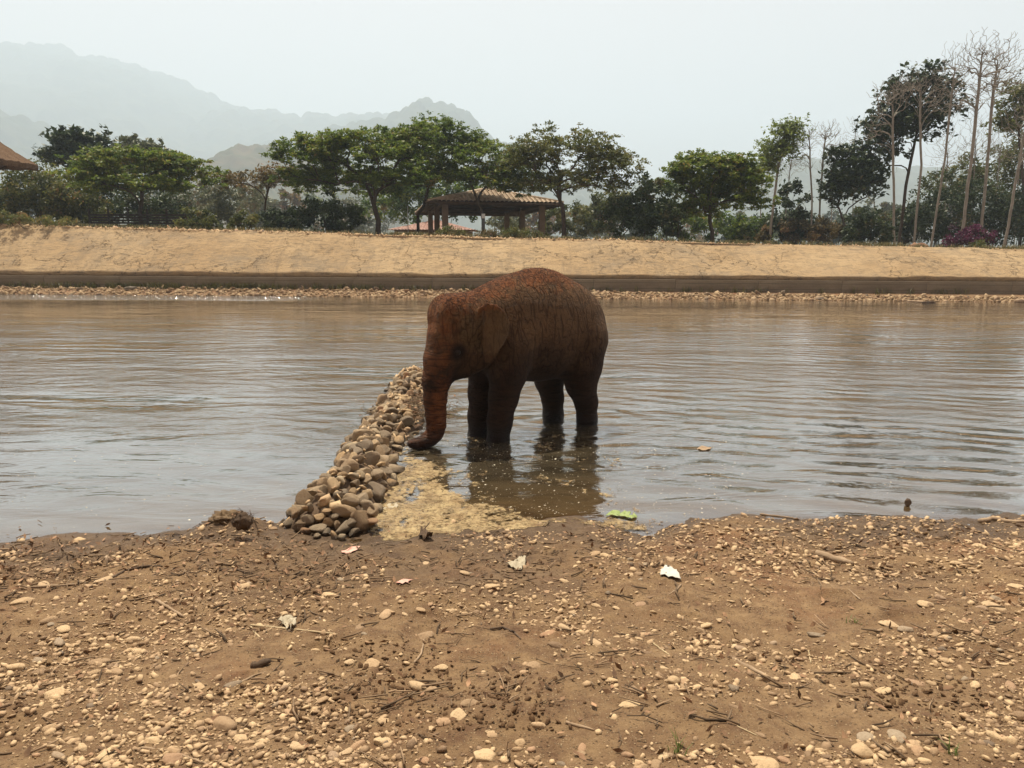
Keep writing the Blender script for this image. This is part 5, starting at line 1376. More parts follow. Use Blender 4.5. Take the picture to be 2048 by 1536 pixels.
link('post_stub', blob_mesh('post_stub', M_DRIFT_D, (0.026, 0.022, 0.034), 41, 3, 0.2, 2.0), None, (bk[0], bk[1], 0.03), label='small black stub sticking up from the shallow water', category='stub')

# loose litter: twigs and dead leaves in drifts
def litter(n, box, dens_fn, seed, ln=(0.03, 0.17), rad=(0.0014, 0.0055), leaf_share=0.45):
    g = rng(seed); tw = MB(); lv = MB(); LC = []
    for _ in range(n):
        a, b = g.uniform(box[0], box[2]), g.uniform(box[1], box[3])
        p = at_z(a, b, 0.12); p = at_z(a, b, max(0, float(land(p.x, p.y, False))))
        if g.random() > dens_fn(p.x, p.y, a, b): continue
        z = max(0.002, float(land(p.x, p.y)))
        if g.random() < leaf_share:
            LC.append((p.x, p.y, z + g.uniform(.004, .02)))
        else:
            an = g.uniform(0, 3.1416); L_ = g.uniform(*ln) * g.random() ** .5; d = np.array([math.cos(an), math.sin(an), g.normal(0, .12)])
            r_ = g.uniform(*rad); p0 = np.array([p.x, p.y, z + r_ + g.uniform(0, .012)])
            tw.tube([p0 - d * L_ / 2, p0 + g.normal(0, L_ * .06, 3) * np.array([1, 1, .3]), p0 + d * L_ / 2], [r_, r_, r_ * .6], 4, float(g.uniform(0, 1)))
    V, F, T = leaves_np(np.array(LC), 0.022, g, 0.5, g.uniform(0, 1, len(LC)), 0.38)
    lv.add(V, F, T)
    return tw, lv
M_TWIG = mat_plain('twig', (0.075, 0.048, 0.028), (0.27, 0.185, 0.11), 6, 0.9, 0.4, 0.003, tintmix=0.6)
def dfn(X, Y, a, b):
    d = float(shore_y(X)) - Y
    near = math.exp(-((d - 0.7) / 0.6) ** 2) * (1.2 if X < -1.0 else 0.4)
    return min(1, near + 0.045 + 0.11 * max(0, vnoise(np.array([X * 2]), np.array([Y * 2.5]), seed=78)[0]))
tw, lv = litter(13000, (-30, 1040, 2080, 1540), dfn, 501)
link('twigs', tw.mesh('twigs', M_TWIG, True), ground, kind='stuff', label='loose twigs strewn in drifts along the bank')
link('dead_leaves', lv.mesh('dead_leaves', M_DEADL, True), ground, kind='stuff', label='curled brown dead leaves in drifts along the bank')

# grass tufts at the very front
for i, (x, y, hh, lab) in enumerate([(1362, 1505, 0.075, 'small green grass tuft standing on bare soil beside pebbles'), (1905, 1508, 0.055, 'thin sparse green seedling tuft by the reddish soil patch'), (1708, 1246, 0.03, 'tiny green sprout among pale pebbles')]):
    p = gp(x, y); g = rng(600 + i)
    V, F, T = blades([(0, 0, -0.003)], g, hh, 0.0022, 0.7, 14, 0.014)
    lm = MB(); lm.add(V, F, T * 0.35)
    link('grass_tuft', lm.mesh('grass_tuft', ML_LIME, False), None, tuple(p), label=lab, category='grass tuft')

# ------------------------------------------------------------------ floating scum between dam and elephant
def inside_poly(px_, py_, poly):
    poly = np.array(poly); r_ = np.zeros(px_.shape, bool); n = len(poly)
    for i in range(n):
        x1, y1 = poly[i]; x2, y2 = poly[(i + 1) % n]
        c = ((y1 > py_) != (y2 > py_)) & (px_ < (x2 - x1) * (py_ - y1) / (y2 - y1 + 1e-12) + x1)
        r_ ^= c
    return r_
poly = [np.array(at_z(x, y, 0))[:2] for x, y in [(770, 1090), (748, 1040), (752, 1000), (775, 960), (800, 925), (810, 890), (826, 880), (850, 886), (830, 915), (880, 925), (935, 938), (905, 950), (880, 968), (905, 985), (935, 1005), (975, 1030), (1040, 1038), (1120, 1042), (1220, 1042), (1300, 1046), (1290, 1058), (1180, 1060), (1080, 1066), (960, 1078), (860, 1092)]]
res = 0.009
gx = np.arange(-1.45, 1.15, res); gy = np.arange(4.9, 8.3, res)
SX, SY = np.meshgrid(gx, gy, indexing='ij')
wx_ = SX + 0.05 * fbm(SX * 7, SY * 7, seed=610, octv=3); wy_ = SY + 0.05 * fbm(SX * 7 + 9, SY * 7, seed=611, octv=3)
core = inside_poly(wx_, wy_, poly)
# soft distance: erode by blurred mask
k = 13
cs_ = np.cumsum(np.cumsum(np.pad(core.astype(float), k), 0), 1)
N0, N1 = core.shape
blur = (cs_[2 * k:2 * k + N0, 2 * k:2 * k + N1] - cs_[:N0, 2 * k:2 * k + N1] - cs_[2 * k:2 * k + N0, :N1] + cs_[:N0, :N1]) / (4 * k * k)
tex = fbm(SX * 6, SY * 4, seed=612, octv=4) * 0.22 + fbm(SX * 30, SY * 26, seed=613, octv=3) * 0.20
cov = blur + tex * 2.0 + 0.30 * vnoise(SX * 2.2, SY * 2.0, seed=617) - 0.50
mask = (cov > 0.0) & (land(SX, SY, False) < 0.03)
idx = -np.ones(mask.shape, dtype=np.int64)
f = grid_faces(len(gx), len(gy)); mm = mask.ravel()
f = f[mm[f].sum(1) >= 3]
used = np.unique(f); rem = -np.ones(mask.size, dtype=np.int64); rem[used] = np.arange(len(used))
Z = 0.004 + 0.006 * np.clip(blur, 0, 1) + 0.004 * np.abs(fbm(SX * 45, SY * 45, seed=614, octv=2))
V = np.stack([SX.ravel(), SY.ravel(), np.maximum(Z, land(SX, SY) + 0.003).ravel()], 1)[used]
m = new_mat('scum'); t = NT(m); co = t.coord('Object')
a = t.noise(co, 8, 6, .7, .5); b = t.noise(co, 55, 4, .7)
c = t.mix(t.rng(a, .35, .65), (0.21, 0.135, 0.055), (0.40, 0.30, 0.145)); c = t.mix(t.rng(t.noise(co, 2.6, 5, .7, .8), .48, .62, 0, .75), c, (0.17, 0.115, 0.052)); c = t.mix(t.rng(b, .52, .68, 0, .75), c, (0.15, 0.09, 0.04)); c = t.mix(t.rng(b, .25, .40, .7, 0), c, (0.52, 0.44, 0.29))
cv = t.math('MULTIPLY', t.rng(t.attr('cover'), 0.0, 0.42, 0.0, 1.0), t.rng(t.noise(co, 26, 5, .75), .30, .62, .35, 1.15))
sx_ = t.node('ShaderNodeMixShader'); t.put(sx_.inputs[0], t.math('MINIMUM', cv, 0.97)); trn = t.node('ShaderNodeBsdfTransparent'); t.l.new(trn.outputs[0], sx_.inputs[1]); t.l.new(t.bsdf(c, .6, t.bump(b, .6, .006), .3), sx_.inputs[2])
t.out(sx_.outputs[0])
SCUM = link('scum', np_mesh('scum', V, rem[f], m, True, None, {'cover': cov.ravel()[used]}), kind='stuff', label='yellowish floating scum and straw between dam and elephant', category='scum')
# straw and specks caught in it
g = rng(620)
tw = MB(); fx_ = V[g.integers(0, len(V), 900)]
for p in fx_:
    an = g.uniform(0, 3.14); L_ = g.uniform(.01, .07) * g.random() ** .7 + .008; d = np.array([math.cos(an), math.sin(an), g.normal(0, .08)]) * L_ / 2
    tw.tube([p - d + [0, 0, .003], p + d + [0, 0, .003]], [.0016, .0012], 3, float(g.uniform(0, 1)))
link('straw', tw.mesh('straw', M_TWIG, True), SCUM, kind='stuff')
# flecks on the open water near the bank
n = 1500
A = np.stack([np.concatenate([g.uniform(820, 1500, 1000), g.uniform(0, 2048, 500)]), np.concatenate([g.uniform(880, 1050, 1000), g.uniform(860, 1060, 500)])], 1)
FP = np.array([at_z(x, y, 0.0)[:] for x, y in A]); FP = FP[(land(FP[:, 0], FP[:, 1], False) < -0.005)]
FP[:, 2] = 0.001
Sx = np.clip(np.exp(g.normal(math.log(.0055), .45, len(FP))), .003, .013)
lm = scatter(FP, Sx, g, .1, .0, [(v * np.array([1, 1, .25]), f2) for v, f2 in LOWV[:4]], g.uniform(0.3, .7, len(FP)))
M_FLECK = mat_plain('fleck', (0.55, 0.48, 0.34), (0.75, 0.70, 0.58), 30, .7, .1, .001)
link('flecks', lm.mesh('flecks', M_FLECK, True), SCUM, kind='stuff')
# straw heap caught on the dam's low stretch
g = rng(630); tw = MB(); LC = []
hc = np.array([float(DAM_X(9.35)) + 0.24, 9.35, 0.05])
for k_ in range(620):
    p = hc + g.normal(0, 1, 3) * np.array([.22, .42, .035]); p[2] = abs(p[2] - .01) + .015 + 0.05 * math.exp(-((p[0] - hc[0]) / .2) ** 2)
    if g.random() < .3: LC.append(p); continue
    an = g.uniform(0, 3.14); L_ = g.uniform(.04, .2); d = np.array([math.cos(an), math.sin(an), g.normal(0, .25)]) * L_ / 2
    tw.tube([p - d, p + g.normal(0, .01, 3), p + d], [.004, .004, .002], 3, float(g.uniform(0, 1)))
V, F, T = leaves_np(np.array(LC), 0.03, g, .4, g.uniform(0, 1, len(LC)), .4); 
o = link('straw_heap', tw.mesh('straw_heap', M_TWIG, True), None, label='straw and twigs washed up on the low stretch of the dam', category='straw', kind='stuff')
lm = MB(); lm.add(V, F, T); link('dead_leaves', lm.mesh('dead_leaves', M_DEADL, True), o, kind='stuff')
# ------------------------------------------------------------------ elephant
PSI = R(37)
EO = np.array([0.252, 8.56, 0.0])
EF = np.array([-math.cos(PSI), -math.sin(PSI), 0]); EL = np.array([math.sin(PSI), -math.cos(PSI), 0])
H = 0.0135
ex = np.arange(-1.25, 1.80, H); ey = np.arange(-0.66, 0.66, H); ez = np.arange(-0.42, 2.05, H)
GXe, GYe, GZe = np.meshgrid(ex.astype(np.float32), ey.astype(np.float32), ez.astype(np.float32), indexing='ij')
def ellipsoid(c, r, pitch=0.0, yaw_=0.0):
    x, y, z = GXe - c[0], GYe - c[1], GZe - c[2]
    if yaw_:
        cy, sy = math.cos(yaw_), math.sin(yaw_); x, y = x * cy + y * sy, -x * sy + y * cy
    if pitch:
        cp, sp = math.cos(pitch), math.sin(pitch); x, z = x * cp + z * sp, -x * sp + z * cp
    k0 = np.sqrt((x / r[0]) ** 2 + (y / r[1]) ** 2 + (z / r[2]) ** 2)
    k1 = np.sqrt((x / r[0] ** 2) ** 2 + (y / r[1] ** 2) ** 2 + (z / r[2] ** 2) ** 2)
    return k0 * (k0 - 1) / (k1 + 1e-6)
def cone(a, b, ra, rb):
    a, b = np.array(a), np.array(b); d = b - a; L2 = float(d @ d)
    x, y, z = GXe - a[0], GYe - a[1], GZe - a[2]
    t_ = np.clip((x * d[0] + y * d[1] + z * d[2]) / L2, 0, 1)
    return np.sqrt((x - d[0] * t_) ** 2 + (y - d[1] * t_) ** 2 + (z - d[2] * t_) ** 2) - (ra + (rb - ra) * t_)
def smin(a, b, k):
    h = np.clip(0.5 + 0.5 * (b - a) / k, 0, 1)
    return b + (a - b) * h - k * h * (1 - h)
def chain(pts, k=0.05):
    f = None
    for (p, ra), (q, rb) in zip(pts[:-1], pts[1:]):
        c = cone(p, q, ra, rb); f = c if f is None else smin(f, c, k)
    return f
# barrel, hump, rump
f = ellipsoid((-0.08, 0, 1.16), (0.84, 0.47, 0.60))
f = smin(f, ellipsoid((-0.02, 0, 1.42), (0.58, 0.30, 0.44)), 0.16)
f = smin(f, ellipsoid((-0.53, 0, 1.12), (0.44, 0.41, 0.52)), 0.14)
f = smin(f, ellipsoid((0.47, 0, 1.14), (0.40, 0.40, 0.50)), 0.14)
f = smin(f, cone((0.40, 0, 1.42), (0.98, 0, 1.29), 0.335, 0.285), 0.14)          # neck
# head
HY = 0.0
f = smin(f, ellipsoid((1.02, HY, 1.30), (0.30, 0.275, 0.315), R(-12)), 0.07)
f = smin(f, ellipsoid((1.15, 0.085, 1.37), (0.19, 0.16, 0.23)), 0.06)            # twin domes
f = smin(f, ellipsoid((1.15, -0.085, 1.37), (0.19, 0.16, 0.23)), 0.06)
f = smin(f, ellipsoid((1.105, 0, 1.08), (0.245, 0.225, 0.32)), 0.07)
f = smin(f, ellipsoid((0.98, 0.0, 0.90), (0.20, 0.20, 0.20)), 0.07)             # jaw
f = smin(f, ellipsoid((0.90, 0.15, 0.98), (0.16, 0.12, 0.20)), 0.06)            # cheeks
f = smin(f, ellipsoid((0.90, -0.15, 0.98), (0.16, 0.12, 0.20)), 0.06)
f = smin(f, cone((1.00, 0, 0.84), (1.165, 0, 0.715), 0.12, 0.062), 0.05)           # lower lip
# trunk
trunk_pts = [((1.19, 0, 1.14), 0.200), ((1.262, 0, 0.92), 0.170), ((1.315, 0, 0.70), 0.142), ((1.330, 0, 0.50), 0.117), ((1.325, 0, 0.34), 0.103), ((1.320, 0, 0.22), 0.094),
             ((1.345, 0, 0.135), 0.084), ((1.40, 0, 0.088), 0.074), ((1.48, 0, 0.065), 0.062), ((1.58, 0, 0.062), 0.050), ((1.63, 0, 0.068), 0.042)]
f = smin(f, chain(trunk_pts, 0.05), 0.07)
# legs
def leg(pts, k): 
    global f
    f = smin(f, chain(pts, 0.08), k)
leg([((0.50, 0.22, 1.0), 0.235), ((0.55, 0.235, 0.74), 0.195), ((0.60, 0.225, 0.48), 0.152), ((0.64, 0.21, 0.22), 0.128), ((0.66, 0.20, -0.08), 0.122), ((0.665, 0.20, -0.24), 0.138)], 0.09)
leg([((0.50, -0.20, 1.0), 0.235), ((0.56, -0.19, 0.74), 0.185), ((0.62, -0.165, 0.48), 0.142), ((0.67, -0.14, 0.22), 0.118), ((0.70, -0.13, -0.08), 0.114), ((0.705, -0.13, -0.24), 0.135)], 0.09)
leg([((-0.56, 0.20, 1.0), 0.30), ((-0.53, 0.225, 0.72), 0.235), ((-0.54, 0.22, 0.50), 0.172), ((-0.64, 0.205, 0.28), 0.128), ((-0.665, 0.20, 0.06), 0.112), ((-0.66, 0.20, -0.26), 0.132)], 0.10)
leg([((-0.50, -0.20, 1.0), 0.29), ((-0.44, -0.225, 0.72), 0.225), ((-0.42, -0.225, 0.50), 0.165), ((-0.47, -0.215, 0.28), 0.125), ((-0.48, -0.21, 0.06), 0.116), ((-0.47, -0.21, -0.26), 0.135)], 0.10)
# ears: thin flaps standing off the neck
EARP = [(0.985, 1.400), (0.950, 1.470), (0.870, 1.520), (0.770, 1.500), (0.690, 1.425), (0.650, 1.320), (0.660, 1.200), (0.705, 1.110), (0.755, 1.035), (0.790, 0.960), (0.835, 0.905), (0.885, 0.905), (0.912, 1.000), (0.935, 1.150), (0.955, 1.290)]
def ear(side):
    pts = EARP
    c, s_ = math.cos(R(42)), math.sin(R(42))
    # local plane through hinge (0.95, 0.29), opening backwards and outwards
    y = side * GYe
    u = -(GXe - 0.95) * c + (y - 0.285) * s_              # distance back along the flap
    w = (GXe - 0.95) * s_ + (y - 0.285) * c               # off the flap
    x2 = 0.95 - u
    w = w - 0.035 * np.sin(np.clip(u / 0.30, 0, 1) * 3.14) + 0.10 * np.clip(u - 0.20, 0, 1) + 0.02 * np.clip(0.35 - (GZe - 0.85), 0, 1) - 0.03 * np.sin(GZe * 9.0)* np.clip(u / 0.3, 0, 1)
    P = np.array(pts, dtype=np.float32)
    d = np.full(GXe.shape, 1e9, dtype=np.float32); sg = np.ones(GXe.shape, dtype=bool)
    sel = (np.abs(w) < 0.12) & (x2 > 0.5) & (x2 < 1.1) & (GZe > 0.7) & (GZe < 1.65) & (y > 0.1)
    xs_, zs_ = x2[sel], GZe[sel]
    dd = np.full(xs_.shape, 1e9); ins = np.zeros(xs_.shape, bool)
    for i in range(len(P)):
        a, b = P[i], P[(i + 1) % len(P)]; e = b - a
        t_ = np.clip(((xs_ - a[0]) * e[0] + (zs_ - a[1]) * e[1]) / (e @ e), 0, 1)
        dd = np.minimum(dd, (xs_ - a[0] - e[0] * t_) ** 2 + (zs_ - a[1] - e[1] * t_) ** 2)
        ins ^= ((a[1] > zs_) != (b[1] > zs_)) & (xs_ < e[0] * (zs_ - a[1]) / (e[1] + 1e-12) + a[0])
    sd_ = np.sqrt(dd) * np.where(ins, -1, 1)
    ww = np.abs(w[sel]) - 0.009
    q = np.sqrt(np.clip(sd_, 0, None) ** 2 + np.clip(ww, 0, None) ** 2) + np.minimum(np.maximum(sd_, ww), 0) - 0.010
    out = np.full(GXe.shape, 0.5, dtype=np.float32); out[sel] = q
    return out
for side in (1, -1):
    f = smin(f, ear(side), 0.022)
# fold in front of each ear
for side in (1, -1):
    f = -smin(-f, cone((0.935, side * 0.325, 1.43), (0.945, side * 0.305, 1.14), 0.020, 0.012), 0.012)
# eye sockets
EYE = (1.175, 0.205, 1.015)
for side in (1, -1):
    e = np.sqrt((GXe - EYE[0]) ** 2 + (GYe - side * (EYE[1] + 0.035)) ** 2 + (GZe - EYE[2]) ** 2) - 0.060
    f = -smin(-f, e, 0.03)
    for (dz, rr_, dx) in ((0.044, 0.016, 0.0), (-0.040, 0.013, 0.004)):
        f = smin(f, cone((EYE[0] + 0.045, side * (EYE[1] - 0.012), EYE[2] + dz * .2), (EYE[0], side * (EYE[1] + 0.006), EYE[2] + dz), 0.010, rr_), 0.015)
        f = smin(f, cone((EYE[0], side * (EYE[1] + 0.006), EYE[2] + dz), (EYE[0] - 0.05, side * (EYE[1] + 0.004), EYE[2] + dz * .1), rr_, 0.010), 0.015)
# skin folds carried in the surface itself
wr = 0.0045 * np.sin((GZe * 1.0 + 0.35 * GXe) * 95) * np.clip((GXe - 1.12) / 0.1, 0, 1) * np.clip((1.0 - GZe) / 0.25, 0, 1) * np.clip((GZe - 0.05) / .15, 0, 1)
f = f + wr

def surface_nets(f, o, h):
    ins = f < 0
    nx, ny, nz = f.shape
    acc = np.zeros((nx - 1, ny - 1, nz - 1, 3), dtype=np.float32); cnt = np.zeros((nx - 1, ny - 1, nz - 1), dtype=np.float32)
    cor = [(a, b, c) for a in (0, 1) for b in (0, 1) for c in (0, 1)]
    sl = lambda A, q: A[q[0]:nx - 1 + q[0], q[1]:ny - 1 + q[1], q[2]:nz - 1 + q[2]]
    for p in cor:
        for ax in range(3):
            if p[ax]: continue
            q = list(p); q[ax] = 1; q = tuple(q)
            fa, fb = sl(f, p), sl(f, q); cr = sl(ins, p) != sl(ins, q)
            w = np.nonzero(cr)
            t_ = fa[w] / (fa[w] - fb[w])
            for k in range(3):
                acc[w[0], w[1], w[2], k] += p[k] + (t_ if k == ax else 0)
            cnt[w] += 1
    act = cnt > 0
    idx = -np.ones(act.shape, dtype=np.int64); w = np.nonzero(act); idx[w] = np.arange(len(w[0]))
    V = acc[w] / cnt[w][:, None] + np.stack(w, 1)
    V = V * h + np.asarray(o)
    Q = []
    for ax in range(3):
        a, b = [(1, 2), (2, 0), (0, 1)][ax]
        s0 = [slice(1, -1)] * 3; s1 = [slice(1, -1)] * 3
        s0[ax] = slice(0, -1); s1[ax] = slice(1, None)
        i0, i1 = ins[tuple(s0)], ins[tuple(s1)]
        w = np.nonzero(i0 != i1); inside0 = i0[w]
        base = [w[0].copy(), w[1].copy(), w[2].copy()]
        for k in range(3):
            if k != ax: base[k] = base[k] + 1
        def cell(da, db):
            c = [x.copy() for x in base]; c[a] -= da; c[b] -= db; return idx[c[0], c[1], c[2]]
        q = np.stack([cell(1, 1), cell(0, 1), cell(0, 0), cell(1, 0)], 1)
        q[~inside0] = q[~inside0][:, ::-1]
        Q.append(q)
    return V, np.concatenate(Q)
EV, EFc = surface_nets(f, (ex[0], ey[0], ez[0]), H)
EFc = EFc[(EFc >= 0).all(1)]
# light smoothing
def nbr_smooth(V, F, it, lam):
    n = len(V)
    e = np.concatenate([F[:, [0, 1]], F[:, [1, 2]], F[:, [2, 3]], F[:, [3, 0]]])
    for _ in range(it):
        s = np.zeros((n, 3)); c = np.zeros(n)
        for k in range(3):
            s[:, k] += np.bincount(e[:, 0], V[e[:, 1], k], n) + np.bincount(e[:, 1], V[e[:, 0], k], n)
        c = np.bincount(e[:, 0], minlength=n) + np.bincount(e[:, 1], minlength=n)
        V = V + lam * (s / np.maximum(c, 1)[:, None] - V)
    return V
EV = nbr_smooth(EV, EFc, 2, 0.5)
# which part of the hide is ear flap
def ear_mask(V):
    out = np.zeros(len(V))
    P = np.array(EARP); c, s_ = math.cos(R(42)), math.sin(R(42))
    for side in (1, -1):
        y = side * V[:, 1]; u = -(V[:, 0] - 0.95) * c + (y - 0.285) * s_; w = (V[:, 0] - 0.95) * s_ + (y - 0.285) * c; x2 = 0.95 - u; z = V[:, 2]
        w = w - 0.035 * np.sin(np.clip(u / 0.30, 0, 1) * 3.14) + 0.10 * np.clip(u - 0.20, 0, 1) + 0.02 * np.clip(0.35 - (z - 0.85), 0, 1) - 0.03 * np.sin(z * 9.0) * np.clip(u / 0.3, 0, 1)
        ins = np.zeros(len(V), bool)
        for i in range(len(P)):
            a, b = P[i], P[(i + 1) % len(P)]
            ins ^= ((a[1] > z) != (b[1] > z)) & (x2 < (b[0] - a[0]) * (z - a[1]) / (b[1] - a[1] + 1e-12) + a[0])
        out = np.maximum(out, np.where(ins & (np.abs(w) < 0.032) & (u > 0.02) & (y > 0.1), 1.0, 0.0))
    return out
EARA = ear_mask(EV)
del f, GXe, GYe, GZe, wr

m = new_mat('elephant_skin'); t = NT(m); co = t.coord('Object')
sp = t.node('ShaderNodeSeparateXYZ'); t.put(sp.inputs[0], co)
X_, Y_, Z_ = sp.outputs[0], sp.outputs[1], t.math('SUBTRACT', sp.outputs[2], 0.26)
big = t.noise(co, 2.2, 5, .6); mid = t.noise(co, 7, 6, .65); fin = t.noise(co, 60, 5, .7)
# bare skin, dry dust, red mud: all lie on the hide itself
c = t.mix(t.rng(mid, .35, .65), (0.026, 0.012, 0.006), (0.040, 0.019, 0.009))
dust = t.rng(t.math('ADD', Z_, t.math('MULTIPLY', big, 0.9)), 1.15, 1.75)
c = t.mix(t.math('MULTIPLY', dust, 0.75), c, (0.185, 0.105, 0.050))
# pale dried patch on the side of the face and ear
hx = t.math('SUBTRACT', X_, 0.93); hz_ = t.math('SUBTRACT', Z_, 1.24)
rr2 = t.math('SQRT', t.math('ADD', t.math('MULTIPLY', t.math('MULTIPLY', hx, hx), 9.0), t.math('MULTIPLY', t.math('MULTIPLY', hz_, hz_), 8.0)))
face = t.rng(t.math('MULTIPLY_ADD', mid, 0.5, rr2), 1.05, 0.85)
c = t.mix(t.math('MULTIPLY', face, 0.72), c, (0.150, 0.095, 0.048))
# red mud thrown over back and brow
ht = t.math('MULTIPLY_ADD', t.rng(X_, 0.4, 1.0), 0.26, Z_)
red = t.rng(t.math('ADD', ht, t.math('MULTIPLY', t.math('SUBTRACT', mid, .5), 0.7)), 1.62, 1.80)
red2 = t.math('MULTIPLY', t.rng(X_, 1.17, 1.26), t.rng(t.noise(co, 5, 5, .65), .35, .6))
c = t.mix(t.math('MAXIMUM', t.math('MULTIPLY', red, .85), t.math('MULTIPLY', red2, .75)), c, (0.235, 0.080, 0.026))
clot = t.math('MULTIPLY', t.rng(ht, 1.70, 1.82), t.rng(t.noise(co, 38, 4, .7), .50, .60))
c = t.mix(t.math('MULTIPLY', clot, .85), c, (0.035, 0.013, 0.006))
ed = t.math('SQRT', t.math('ADD', t.math('MULTIPLY', t.math('SUBTRACT', X_, EYE[0]), t.math('SUBTRACT', X_, EYE[0])), t.math('MULTIPLY', t.math('SUBTRACT', Z_, EYE[2]), t.math('SUBTRACT', Z_, EYE[2]))))
c = t.mix(t.rng(t.math('MULTIPLY_ADD', mid, 0.08, ed), 0.16, 0.09, 0, .9), c, (0.018, 0.009, 0.005))
# wet from wading
wet = t.rng(t.math('MULTIPLY_ADD', big, 0.2, Z_), 0.34, 0.14)
c = t.mix(t.math('MULTIPLY', wet, .88), c, (0.014, 0.008, 0.005))
# wrinkles
wv = t.node('ShaderNodeVectorMath', operation='ADD'); t.put(wv.inputs[0], co)
scn = t.node('ShaderNodeVectorMath', operation='SCALE'); t.put(scn.inputs[0], t.noise(co, 3.0, 3, .5, 0, 1)); scn.inputs['Scale'].default_value = 0.35; t.l.new(scn.outputs[0], wv.inputs[1])
W_ = wv.outputs[0]
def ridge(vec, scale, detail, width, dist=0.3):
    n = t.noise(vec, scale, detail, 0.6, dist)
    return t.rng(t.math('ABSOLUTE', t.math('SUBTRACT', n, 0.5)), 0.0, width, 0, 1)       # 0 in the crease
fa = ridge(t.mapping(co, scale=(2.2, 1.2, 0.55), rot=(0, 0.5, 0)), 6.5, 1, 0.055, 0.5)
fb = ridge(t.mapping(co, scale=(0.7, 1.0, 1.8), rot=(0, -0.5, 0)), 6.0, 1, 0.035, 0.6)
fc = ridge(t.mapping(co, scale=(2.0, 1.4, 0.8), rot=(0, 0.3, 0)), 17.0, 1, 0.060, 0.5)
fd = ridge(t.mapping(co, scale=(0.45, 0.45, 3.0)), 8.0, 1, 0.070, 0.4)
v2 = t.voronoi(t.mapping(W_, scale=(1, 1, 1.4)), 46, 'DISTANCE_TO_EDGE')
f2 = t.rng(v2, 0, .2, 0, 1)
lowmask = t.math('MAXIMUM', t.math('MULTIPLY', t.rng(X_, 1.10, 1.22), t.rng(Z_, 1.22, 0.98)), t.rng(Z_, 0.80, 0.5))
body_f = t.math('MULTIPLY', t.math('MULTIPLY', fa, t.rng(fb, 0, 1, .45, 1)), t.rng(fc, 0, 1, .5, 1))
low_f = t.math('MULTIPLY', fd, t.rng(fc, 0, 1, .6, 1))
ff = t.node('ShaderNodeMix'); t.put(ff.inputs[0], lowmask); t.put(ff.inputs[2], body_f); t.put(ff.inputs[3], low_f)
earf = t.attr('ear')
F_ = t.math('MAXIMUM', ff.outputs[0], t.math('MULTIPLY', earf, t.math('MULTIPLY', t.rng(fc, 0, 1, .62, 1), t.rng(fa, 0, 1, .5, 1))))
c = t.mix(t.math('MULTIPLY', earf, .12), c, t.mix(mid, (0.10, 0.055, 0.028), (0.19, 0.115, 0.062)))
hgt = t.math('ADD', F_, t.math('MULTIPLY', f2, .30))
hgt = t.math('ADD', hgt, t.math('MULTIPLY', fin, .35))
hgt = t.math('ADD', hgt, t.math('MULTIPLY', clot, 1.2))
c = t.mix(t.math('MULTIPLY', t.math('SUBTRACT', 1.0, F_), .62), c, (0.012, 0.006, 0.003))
rgh = t.rng(wet, 0, 1, .88, .28)
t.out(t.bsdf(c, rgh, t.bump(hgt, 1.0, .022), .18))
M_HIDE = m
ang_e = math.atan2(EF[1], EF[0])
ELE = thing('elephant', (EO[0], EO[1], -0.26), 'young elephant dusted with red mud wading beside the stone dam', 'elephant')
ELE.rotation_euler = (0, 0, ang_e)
link('body', np_mesh('body', EV - np.array([0, 0, -0.26]), EFc, M_HIDE, True, None, {'ear': EARA}), ELE)
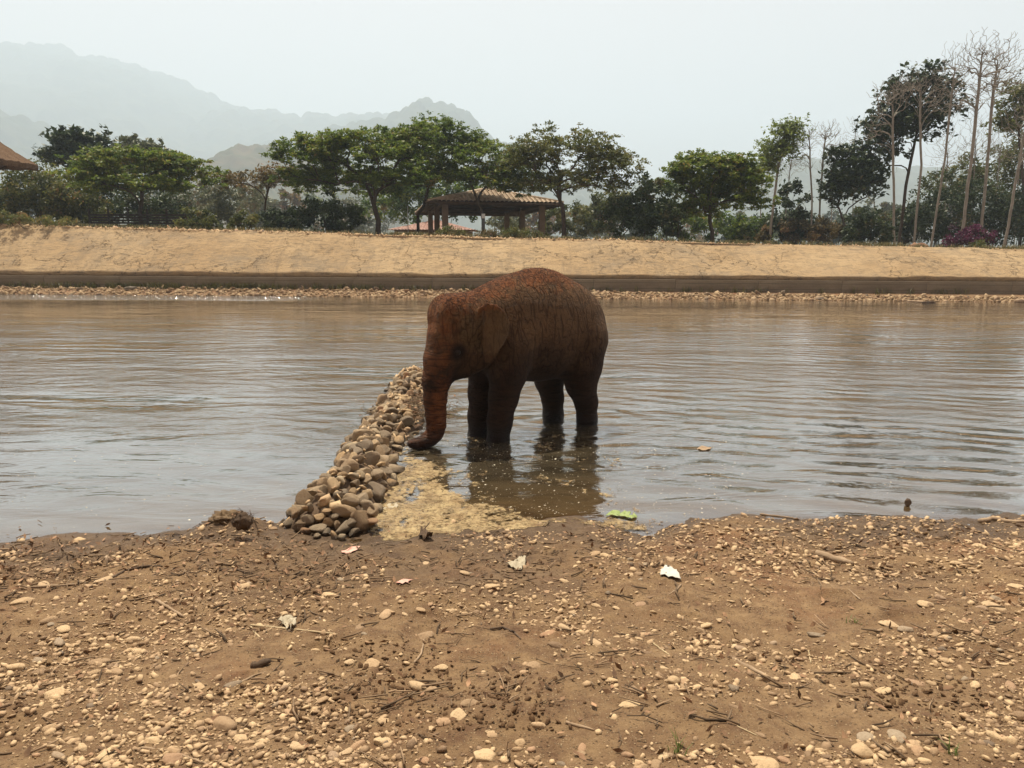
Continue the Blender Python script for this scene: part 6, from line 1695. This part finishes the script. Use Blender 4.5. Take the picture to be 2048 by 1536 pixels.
# the material reads heights from the water level: shift object coordinates back
M_HIDE.node_tree  # object origin sits 0.26 under water level
M_EYE = new_mat('elephant_eye'); t = NT(M_EYE); t.out(t.bsdf((0.014, 0.008, 0.005), 0.35, None, .25))
import bmesh
bm = bmesh.new(); bmesh.ops.create_uvsphere(bm, u_segments=20, v_segments=12, radius=0.036); me = bpy.data.meshes.new('eye'); bm.to_mesh(me); bm.free(); me.materials.append(M_EYE)
for p in me.polygons: p.use_smooth = True
for side in (1, -1):
    link('eye', me, ELE, (EYE[0], side * (EYE[1] - 0.012), EYE[2] + 0.26))
# sparse bristles along crown and back
g = rng(800)
tri = EV[EFc[:, 0]], EV[EFc[:, 1]], EV[EFc[:, 2]]
nr = np.cross(tri[1] - tri[0], tri[2] - tri[0]); nr /= np.linalg.norm(nr, axis=1)[:, None] + 1e-9
cen = (tri[0] + tri[2]) / 2
sel = np.where((nr[:, 2] > 0.45) & (cen[:, 2] > 1.40) & ((cen[:, 0] < 1.35)))[0]
pick = g.choice(sel, 2600)
P0 = cen[pick]; N0_ = nr[pick] + g.normal(0, .35, (len(pick), 3)); N0_ /= np.linalg.norm(N0_, axis=1)[:, None]
hl = g.uniform(.012, .04, len(pick))[:, None]
sd2 = np.cross(N0_, g.normal(0, 1, N0_.shape)); sd2 /= np.linalg.norm(sd2, axis=1)[:, None]
V = np.stack([P0 - sd2 * .0011, P0 + sd2 * .0011, P0 + N0_ * hl], 1).reshape(-1, 3) + np.array([0, 0, .26])
M_HAIR = mat_plain('bristle', (0.05, 0.02, 0.01), (0.10, 0.04, 0.02), 9, .7, .1, .001)
link('hair', np_mesh('hair', V, np.arange(len(V)).reshape(-1, 3), M_HAIR, False), ELE)

# ------------------------------------------------------------------ smoke haze over the valley
m = bpy.data.materials.new('haze_air'); m.use_nodes = True; nt = m.node_tree; nt.nodes.clear()
vp = nt.nodes.new('ShaderNodeVolumePrincipled'); vp.inputs['Color'].default_value = (0.65, 0.795, 0.935, 1)
vp.inputs['Density'].default_value = 0.00052; vp.inputs['Anisotropy'].default_value = 0.2
oo = nt.nodes.new('ShaderNodeOutputMaterial'); nt.links.new(vp.outputs[0], oo.inputs['Volume'])
mb = MB(); mb.box((0, 2900, 499), (13000, 6200, 1002)); 
hz_o = link('haze', mb.mesh('haze', m, False), kind='stuff', label='pale blue smoke haze filling the valley air', category='haze')
